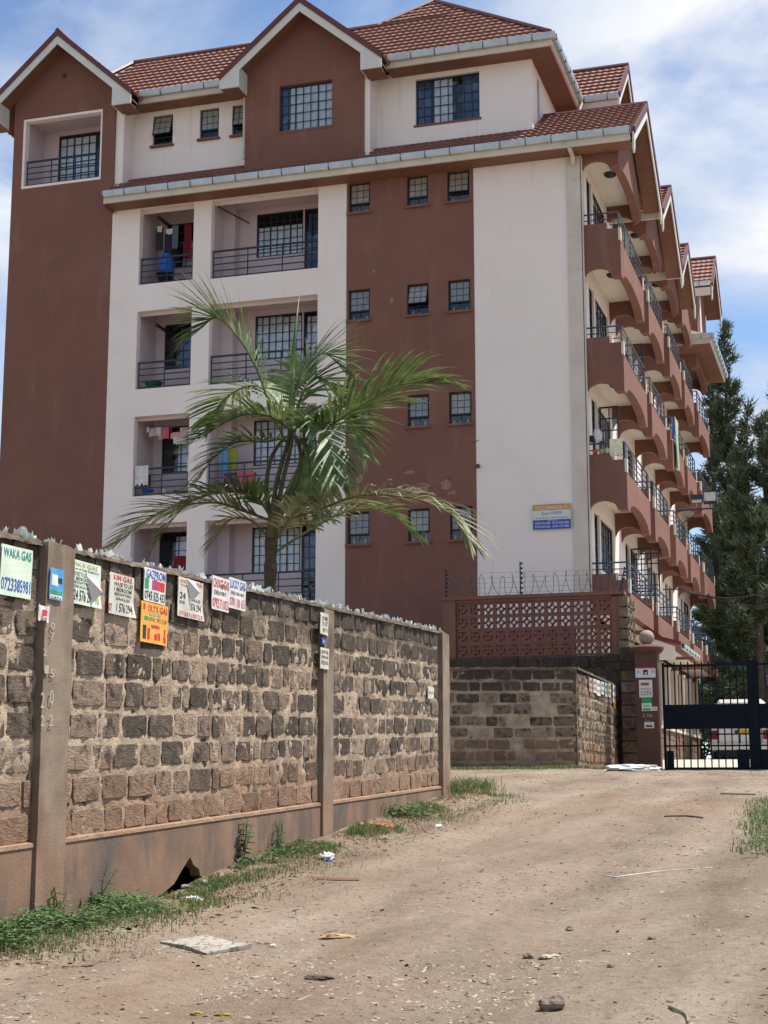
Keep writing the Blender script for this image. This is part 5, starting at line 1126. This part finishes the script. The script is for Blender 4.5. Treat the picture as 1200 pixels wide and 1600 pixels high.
fc('bag', 350, 738, 371, 762, 38.35, cPu, 'dark patterned bag on the railing behind the palm', cat='bag', wv=.05); fc('bag', 370, 735, 397, 760, 38.3, cP, 'bright pink bag on the railing behind the palm', cat='bag', wv=.05)
fc('cloth', 270, 868, 292, 905, 38.35, cR, 'red cloth hanging low behind the palm fronds')
fc('cloth', 953, 685, 972, 712, 37.99, cC, 'cream cloth folded over the corner of the nearest balcony railing', rag=.08, wv=.03)
p = (lambda a: (a))(0)
cloth('towel', SM, 48.6, 49.7, 11.55, 13.22, 5.33, cG, 'long pale green cloth hanging over the third bay railing', wv=.04, taper=.3)
cloth('cloth', SM, 48.15, 48.35, 12.4, 13.1, 5.36, M_('cloth_royal', (.02, .06, .30)), 'royal blue printed cloth beside the green one')
fc('curtain_cloth', 1048, 905, 1054, 975, 45.5, cW, 'long white cloth strips hanging under the lowest balconies') if 0 else None
# water barrel, basins, pots
bc = onY(260, 418, 38.55); BR = empty('water_barrel', (bc.x, 38.55, bc.z-.35), 'blue plastic barrel on the top small balcony', 'barrel')
BP = flat('blue_plastic', (.02, .12, .55), .35); z0 = onY(260, 440, 38.55).z; z1 = onY(260, 396, 38.55).z; h = z1-z0
MB().lathe([(.20, 0), (.235, h*.1), (.235, h*.5), (.22, h*.55), (.235, h*.6), (.20, h*.78), (.12, h*.86)], (bc.x, 38.55, z0), 20).build('body', BP, BR, smooth=True); MB().lathe([(.13, h*.86), (.14, h*.9), (.11, h*.98), (.04, h)], (bc.x, 38.55, z0), 16).build('lid', BP, BR, smooth=True)
def basin(u, v, Y, r, m, lb, hgt=.16):
    p = onY(u, v, Y); MB().lathe([(r*.7, 0), (r, hgt), (r*1.05, hgt), (r*.96, hgt-.01), (r*.68, .02)], (p.x, Y, p.z), 16).build('basin', m, None, label=lb, cat='basin', smooth=True)
basin(258, 440, 38.42, .26, flat('black_plastic', (.02, .02, .025), .5), 'black plastic tub standing below the blue barrel', .22)
basin(240, 606, 38.35, .26, flat('green_plastic', (.02, .14, .06), .4), 'dark green basin on the second-row small balcony', .15)
basin(231, 772, 38.3, .17, BP, 'small blue basin on the third-row small balcony', .12); basin(356, 770, 38.3, .24, flat('light_blue_plastic', (.02, .24, .62), .4), 'light blue basin on the balcony behind the palm', .12)
def blob(name, u, v, Y, sx_, sy_, sz_, m, lb, cat, seed=1, par=None):
    p = onY(u, v, Y); return rock_mesh(name, (p.x, Y, p.z), sx_, sy_, sz_, m, lb, cat, seed)
def rock_mesh(name, c, sx_, sy_, sz_, m, lb, cat, seed=1, rough=.35, grp=None, rz=0, sub=2):
    bm = bmesh.new(); bmesh.ops.create_icosphere(bm, subdivisions=sub, radius=1)
    for v in bm.verts:
        k = 1+rough*noise.noise(v.co*1.3+Vector((seed*7.1, 0, 0)))+.25*rough*noise.noise(v.co*4+Vector((seed*3.3, 0, 0)))
        v.co = Vector((v.co.x*sx_*k, v.co.y*sy_*k, max(v.co.z, -.55)*sz_*k+sz_*.4))
    me = bpy.data.meshes.new(name); bm.to_mesh(me); bm.free(); me.materials.append(m)
    o = place(name, me, None, c); o.rotation_euler = (0, 0, rz); return tag(o, lb, cat, grp)
blob('shoe', 277, 771, 38.25, .16, .07, .06, cD, 'dark shoes left on the third-row small balcony floor', 'shoes', 3); blob('bundle', 256, 770, 38.25, .07, .06, .08, cW, 'small white bundle beside the dark shoes', 'bundle', 4)
FP = empty('flower_pots', (0, 0, 0)) if 0 else None
for i, (u, v, m, lb) in enumerate(((930, 708, M_('terracotta', (.42, .15, .08)), 'terracotta pot on the nearest balcony parapet'), (941, 706, M_('lime_plastic', (.45, .50, .12)), 'yellow-green pot next to the terracotta one on the parapet'), (950, 706, cW, 'white pot beside the cream cloth on the parapet'))):
    p = onY(u, v, 38.1); MB().lathe([(.05, 0), (.075, .11), (.082, .12), (.07, .12)], (p.x, 38.1, FL[2]+.61), 12).build('plant_pot', m, None, label=lb, cat='plant pot', smooth=True)
blob('bundle', 933, 686, 38.25, .12, .1, .2, cW, 'bulky white laundry bundle above the nearest balcony parapet', 'bundle', 6); blob('bundle', 925, 690, 38.2, .09, .08, .12, cD, 'black cloth bundle left of the white one on the nearest balcony', 'bundle', 8)
for (a0, a1, z, k, j) in BOTTLE:
    nb_ = random.choice((2, 3, 3))
    for q_ in range(nb_):
        x = a0+.1+.17*q_+random.uniform(-.02, .02); hh = random.uniform(.10, .19)
        MB().lathe([(.024, 0), (.026, hh*.7), (.012, hh*.8), (.012, hh)], (x, YF+.22, z+.004), 8).build('toiletry_bottle', WP, None, cat='bottle', group='bottles on the bathroom sills',
            label='%s small white bottle in the %s bathroom window, %s row of the brown panel' % (('leftmost', 'second', 'third')[q_], ('left', 'middle', 'right')[j], ('top', 'second', 'third', 'lowest')[k]))

# ------------------------------------------------------------------ road litter, stones, plants
ROCK = mat('road_stone', (.26, .21, .165), (.14, .11, .085), 12., .95, .008, 50, coords='O'); GRY = mat('grey_stone', (.30, .27, .23), (.17, .15, .13), 14., .95, .008, 50, coords='O')
def rk(u, v, s, lb, m=ROCK, sz=.6, seed=1, sub=2, ry=.8, name='stone'): p = gpt(u, v); return rock_mesh(name, (p.x, p.y, p.z-.004), s, s*ry, s*sz, m, lb, 'stone', seed, .5, rz=seed, sub=sub)
rk(862, 1578, .062, 'angular brown rock alone in the foreground road', ROCK, .8, 3, 3)
rk(316, 1386, .055, 'rounded pale stone in front of the hole in the footing', GRY, .85, 5, 3); rk(290, 1388, .05, 'flat stone lying inside the hole in the footing', GRY, .5, 6)
rk(600, 1312, .055, 'grey stone beside the weeds near the second post', GRY, .5, 7); rk(891, 1453, .035, 'dark clod on the right half of the road', ROCK, .6, 8); rk(826, 1497, .035, 'brown clod in the lower middle of the road', ROCK, .6, 9)
rk(1018, 1468, .025, 'small dark pebble right of the road centre', ROCK, .7, 10); rk(955, 1511, .025, 'small pebble low right on the road', ROCK, .7, 11); rk(65, 1398, .07, 'dark rock half hidden by leaves at the first post', SOIL, .6, 12)
rk(427, 1480, .018, 'small white pebble right of the cement sack', WP, .8, 13)
rk(685, 1292, .06, 'white block of rubble near the third post', WP, .4, 14)
def crumple(name, u, v, s, m, lb, cat='litter', sz=.4, seed=1, el=1.6, rz=0.):
    p = gpt(u, v); bm = bmesh.new(); bmesh.ops.create_icosphere(bm, subdivisions=3, radius=1)
    for w_ in bm.verts:
        k = 1+.55*noise.noise(w_.co*2.2+Vector((seed*5., 0, 0)))+.3*noise.noise(w_.co*6+Vector((0, seed, 0))); w_.co = Vector((w_.co.x*s*el*k, w_.co.y*s*k, max(w_.co.z*k, -.3)*s*sz+s*sz*.3))
    me = bpy.data.meshes.new(name); bm.to_mesh(me); bm.free(); me.materials.append(m); o = place(name, me, None, p); o.rotation_euler = (0, 0, rz); return tag(o, lb, cat)
crumple('plastic_bag', 510, 1343, .06, WP, 'crumpled blue and white plastic bottle wrapper at the road edge', seed=2, sz=.8, el=1.3); crumple('plastic_scrap', 515, 1346, .03, BLU, 'bit of blue plastic beside the white wrapper', seed=3, el=1.1)
crumple('plastic_bag', 298, 1408, .06, WP, 'white plastic bag below the hole in the footing', seed=4, sz=.45); crumple('plastic_scrap', 221, 1425, .035, WP, 'small white scrap among the leaves left of the hole', seed=5)
crumple('plastic_bag', 590, 1293, .075, M_('orange_bag', (.62, .18, .08)), 'faded orange plastic bag beside green weeds', seed=6, sz=.45, el=2.); crumple('plastic_bag', 988, 1204, .27, WP, 'big white plastic sheet heaped at the foot of the gate pillar', seed=7, sz=.32, el=1.7)
crumple('dry_leaf', 530, 1465, .045, M_('tan_paper', (.48, .33, .17)), 'curled tan paper in the road right of the cement sack', seed=8, sz=.3, el=2.4); crumple('peel', 308, 1586, .02, M_('yellow_peel', (.42, .35, .08)), 'yellow peel at the bottom edge of the road', seed=9, sz=.6, el=1.6); crumple('peel', 350, 1588, .016, M_('brown_peel', (.36, .26, .06)), 'browned peel strip right of the yellow one', seed=10, sz=.5, el=3.)
crumple('paper_scrap', 860, 1497, .03, M_('cream_paper', (.50, .46, .34)), 'pale crumpled scrap in the middle foreground road', seed=11, sz=.4, el=2.2, rz=.6); crumple('stick_heap', 500, 1530, .03, M_('ash', (.10, .08, .06)), 'dark ashy clump among pale chips in the foreground', seed=12, sz=.4, el=2.6)
# flattened woven sack / cardboard
pts = [gpt(u, v) for u, v in ((250, 1475), (322, 1467), (356, 1473), (394, 1482), (322, 1493), (290, 1484))]
t = MB(); base = sum((p for p in pts), Vector())/len(pts)
n = len(pts); t.v += [(p.x, p.y, p.z+.012+.012*(i % 2)) for i, p in enumerate(pts)]+[(p.x, p.y, p.z-.0) for p in pts]+[(base.x, base.y, base.z+.03)]
for i in range(n): j = (i+1) % n; t.f += [(i, j, 2*n), (i, n+i, n+j, j)]; t.m += [0, 0]
SACK = mat('cement_sack', (.36, .34, .29), (.24, .225, .19), 3., .9, .003, 60, c3=(.12, .115, .10), s3=26., t3=(.52, .58), stretch3=(1.6, .8, 1))
t.build('flattened_sack', SACK, None, label='flattened grey printed sack lying on the road by the verge', cat='sack')
def stick(uv, r, m, lb, nm='string', cat='string', dz=.006):
    P = [gpt(u, v)+Vector((0, 0, dz)) for u, v in uv]; P = [bez(P, i/16) for i in range(17)]; MB().tube(P, r, 5).build(nm, m, None, label=lb, cat=cat)
stick(((935, 1366), (960, 1371), (985, 1368), (1040, 1362), (1112, 1357)), .0032, CURT, 'white string lying across the right side of the road')
stick(((1038, 1277), (1070, 1276), (1098, 1279)), .012, TBARK, 'dark twig on the road below the gate', 'twig', 'twig'); stick(((1045, 1575), (1070, 1588), (1075, 1600)), .006, LEAFY, 'pale straw at the lower right', 'straw', 'straw'); stick(((1125, 1241), (1180, 1242)), .008, TBARK, 'thin twig near the gate at the right', 'twig', 'twig')
stick(((497, 1375), (530, 1376), (562, 1376)), .016, M_('terracotta_stick', (.42, .22, .13)), 'reddish stick lying at the road edge', 'stick', 'stick')
# loose chips, gravel and leaf litter
def scatter(name, n, m, lb, region, size, flatn=.3, seed=3, cl=None, elong=1.0, edge=None):
    r = np.random.RandomState(seed); V_, F_ = [], []; k = 0; i = 0
    while i < n and k < n*30:
        k += 1
        y = region[2]+(region[3]-region[2])*r.random_sample()**1.5; x = region[0]+(region[1]-region[0])*r.random_sample()
        if cl:
            w_ = noise.noise((x*cl[0], y*cl[0], seed*3.1))
            if w_ < cl[1]+r.random_sample()*.25: continue
        if edge and abs(x-edge(y)) > r.exponential(.28): continue
        i += 1
        s_ = size[0]+(size[1]-size[0])*r.random_sample()**3; a = r.random_sample()*6.28; z = hz(x, y); b = len(V_); e = elong if elong == 1 else r.uniform(1, elong)
        m_ = 5; tl_ = r.normal(size=2)*.25
        for q_ in range(m_):
            t_ = 2*pi*q_/m_+r.uniform(-.3, .3); rr = s_*r.uniform(.7, 1.1); lx, ly = rr*cos(t_)*e, rr*sin(t_)/e**.5; X = lx*cos(a)-ly*sin(a); Y = lx*sin(a)+ly*cos(a)
            V_.append((x+X, y+Y, z-.001+(max(0, X*tl_[0]+Y*tl_[1]))))
        V_.append((x+r.uniform(-.3, .3)*s_, y+r.uniform(-.3, .3)*s_, z+s_*flatn*r.uniform(.6, 1.6)))
        for q_ in range(m_): F_.append((b+q_, b+(q_+1) % m_, b+m_))
    me = bpy.data.meshes.new(name); me.from_pydata(V_, [], F_); me.materials.append(m); tag(place(name, me, None, (0, 0, 0)), lb, None, None, 'stuff')
RG = (-5.3, .6, 6.3, 30)
scatter('gravel', 13000, mat('road_grit', (.27, .215, .16), (.16, .125, .092), 20., 1.), 'brown grit and small stones strewn over the dirt road', RG, (.003, .020), .38, 3, (.7, -.35), 1.8)
scatter('pale_chips', 4200, mat('pale_chip', (.38, .32, .25), (.24, .20, .15), 25., .9), 'pale chips and shreds trodden into the road', RG, (.004, .020), .25, 4, (.9, -.02), 2.2)
scatter('foreground_chips', 3000, mat('bleached_chip', (.40, .35, .28), (.25, .20, .15), 25., .9), 'bleached chips lying thickly in the foreground', (-4.2, -1.5, 6.4, 8.7), (.004, .017), .3, 5, (1.6, -.05), 2.4)
scatter('dark_debris', 4500, mat('dark_debris', (.11, .085, .06), (.055, .042, .03), 20., 1.), 'dark twigs and leaf crumbs scattered on the road', RG, (.003, .014), .4, 6, (.8, -.1), 3.6)
scatter('edge_litter', 5000, mat('leaf_litter', (.20, .14, .085), (.11, .08, .05), 12., 1.), 'dry leaf litter along the foot of the wall', (-5.3, -4.2, 8, 21), (.008, .028), .4, 7, None, 2.2, lambda y: -5.0)
def grass(name, n, m, lb, pos, h, seed=9, w_=.004, lean=.6, kind='stuff', cat=None, par=None, leafy=False):
    r = np.random.RandomState(seed); V_, F_ = [], []
    for _ in range(n):
        x, y = pos(r); z = hz(x, y); a = r.random_sample()*6.28; hh = h*r.uniform(.4, 1.2); lx, ly = r.normal(size=2)*lean*hh*.6; b = len(V_)
        if leafy:
            c = np.array([x+r.normal()*.01, y+r.normal()*.01, z+hh*r.random_sample()]); L_ = r.uniform(.6, 1.3)*w_*4; dx, dy, dz = cos(a)*L_, sin(a)*L_, r.uniform(-.3, .6)*L_; px, py = -sin(a)*L_*.34, cos(a)*L_*.34
            V_ += [tuple(c), (c[0]+dx*.5+px, c[1]+dy*.5+py, c[2]+dz*.6), (c[0]+dx, c[1]+dy, c[2]+dz*.7), (c[0]+dx*.5-px, c[1]+dy*.5-py, c[2]+dz*.6)]; F_.append((b, b+1, b+2, b+3))
        else:
            wx, wy = cos(a)*w_, sin(a)*w_
            V_ += [(x-wx, y-wy, z-.005), (x+wx, y+wy, z-.005), (x+lx*.4+wx*.7, y+ly*.4+wy*.7, z+hh*.6), (x+lx*.4-wx*.7, y+ly*.4-wy*.7, z+hh*.6), (x+lx, y+ly, z+hh*(1-.25*abs(lean)))]
            F_ += [(b, b+1, b+2, b+3), (b+3, b+2, b+4)]
    me = bpy.data.meshes.new(name); me.from_pydata(V_, [], F_); me.materials.append(m); o = place(name, me, par, (0, 0, 0)); return tag(o, lb, cat, None, kind)
def strip(y0, y1, xc, sp, cl=1.6, th=-.1, cs=1.):
    def f(r):
        while True:
            y = r.uniform(y0, y1); x = -5.31+abs(r.normal())*sp+xc
            if noise.noise((x*cl*1.5, y*cl, cs)) > th: return x, y
    return f
grass('leafy_ground_cover', 7000, WEED, 'dense leafy green ground cover at the foot of the first post', strip(8.3, 10.7, .02, .22, 2., -.35), .10, 11, .009, leafy=True)
grass('grass_strip', 4200, GRASS, 'patchy green grass along the foot of the stone wall', strip(8.2, 11.2, .04, .32, 2., -.2, 4.), .06, 12, .0035)
grass('grass_strip', 3600, GRASS, 'thin grass at the wall foot between the hole and the second post', strip(11.2, 15.2, .06, .20, 1.4, .12, 5.), .07, 13, .004)
grass('leafy_ground_cover', 1500, WEED, 'leafy clump under the tall weed by the wall', strip(12.5, 14.2, .04, .20, 1.6, -.2, 6.), .07, 14, .009, leafy=True)
grass('grass_strip', 2200, GRASS, 'sparse grass at the wall foot beyond the second post', strip(15.2, 20.5, .06, .30, 1.0, .05, 7.), .08, 15, .005)
grass('weed_clump', 800, WEED, 'bright green leafy clump beside the orange bag', lambda r: (-5.12+r.normal()*.14, 17.3+r.normal()*.2), .14, 16, .012, leafy=True, kind=None, cat='weed')
grass('grass_tuft', 900, GRASS, 'tall green grass tuft just past the third post', lambda r: (-5.22+r.normal()*.15, 20.7+r.normal()*.35), .20, 17, .006, kind=None, cat='grass tuft')
grass('grass_strip', 5200, GRASS, 'short grass along the foot of the low wall across the road end', lambda r: (lambda k: (A2.x+(B_.x-A2.x)*k+r.normal()*.03+abs(r.normal())*.08, A2.y+(B_.y-A2.y)*k-.08-abs(r.normal())*.5))(r.uniform(.3, 1)), .07, 18, .006)
grass('grass_strip', 1500, GRASS, 'grass under the short wall leading to the gate', lambda r: (-5.2+abs(r.normal())*.12, r.uniform(29.6, 34)), .07, 19, .006)
v0_, v1_ = gpt(1181, 1250), gpt(1186, 1335)
def VX(y): return v1_.x+(v0_.x-v1_.x)*(y-v1_.y)/(v0_.y-v1_.y)
grass('dry_grass', 6500, mat('straw_blade', (.36, .29, .17), (.24, .19, .11), 12., .9), 'dry straw-coloured grass mixed along the foot of the wall', strip(8.2, 20.5, .05, .45, 1.2, -.1, 9.), .045, 22, .003, lean=1.4)
grass('grass_strip', 650, GRASS, 'grassy verge at the right edge of the road', lambda r: (lambda y: (VX(y)+.06+r.normal()*.12+.05*sin(y*3), y))(r.uniform(13.8, 19.5)), .08, 20, .006)
grass('leafy_ground_cover', 1200, WEED, 'low leaves on the right hand verge', lambda r: (lambda y: (VX(y)+.10+r.normal()*.12, y))(r.uniform(13.5, 18.5)), .08, 21, .010, leafy=True)
def weed(u, v, hgt, n, lb, seed, ls=.06):
    y = onX(u, v, XFt).y; x = XFt+.05; z = hz(x, y); r = random.Random(seed)
    W_ = empty('weed', (x, y, z), lb, 'weed')
    for s_ in range(n):
        lx, ly = r.uniform(-.04, .10), r.uniform(-.12, .12); H = hgt*r.uniform(.7, 1); P = [Vector((x+r.uniform(-.02, .03), y+r.uniform(-.05, .05), z)), Vector((x+lx*.4, y+ly*.5, z+H*.5)), Vector((x+lx, y+ly, z+H))]
        MB().tube([bez(P, i/6) for i in range(7)], [.006-.0006*i for i in range(7)], 4).build('stem', STALK, W_)
        q = MB()
        for k in range(int(H/.018)):
            f = .15+.85*k/(H/.018); p = bez(P, min(f, .999)); a = k*2.4+r.random()*.5; L_ = ls*(1.2-.4*f)*r.uniform(.8, 1.2); d = Vector((cos(a), sin(a), .35 if f > .8 else .1)).normalized(); sd = d.cross(Vector((0, 0, 1))).normalized()*L_*.16
            q.quad(p, p+d*L_*.45+sd, p+d*L_+Vector((0, 0, -L_*.25)), p+d*L_*.45-sd)
        q.build('leaves', WEED, W_)
weed(372, 1338, .42, 4, 'tall leafy weed against the footing between hole and second post', 3, .08); weed(430, 1325, .30, 4, 'bushy narrow-leaved weed just right of the tall one', 4, .05); weed(418, 1328, .26, 2, 'short thin weed between the two taller ones', 6, .04)
weed(142, 1410, .34, 2, 'thin straggly weed at the foot of the wall left of the hole', 5, .05); weed(82, 1420, .22, 3, 'spiky weed right at the foot of the first post', 7, .07)
for o in list(bpy.data.objects):
    if o.name.startswith(('flower_pots',)): bpy.data.objects.remove(o)
# weathering with a shape of its own on the brown wall, and thin plaster cracks
PATCH = mat('peeled_plaster', (.34, .20, .155), (.24, .135, .105), 5., .95, .004, 30)
rw = random.Random(3)
for (u, v, ru, rv) in ((655, 762, 24, 9), (696, 757, 10, 9), (562, 748, 7, 8), (640, 738, 10, 3), (706, 770, 8, 4), (612, 470, 3, 8), (584, 424, 2, 3)):
    c = onY(u, v, YF-.014); sx_, sz_ = ru/62, rv/62; t = MB()
    o = []
    for k in range(16):
        a = 2*pi*k/16; q_ = rw.uniform(.6, 1.1); o.append((c.x+sx_*cos(a)*q_, c.z+sz_*sin(a)*q_))
    slab(t, FM, o, YF-.0155, YF-.013); t.build('peeled_patch', PATCH, BX)
CRK = flat('crack_shadow', (.07, .04, .035), .95)
for (u, v, n_, m_) in ((648, 759, 6, CRK), (668, 762, 4, CRK), (699, 747, 3, CRK), (735, 690, 5, CRK)):
    p = onY(u, v, YF-.016); P = [Vector((p.x+k*.06, YF-.0165, p.z+rw.uniform(-.03, .03))) for k in range(n_)]; MB().tube(P, .006, 4).build('crack', m_, BX)
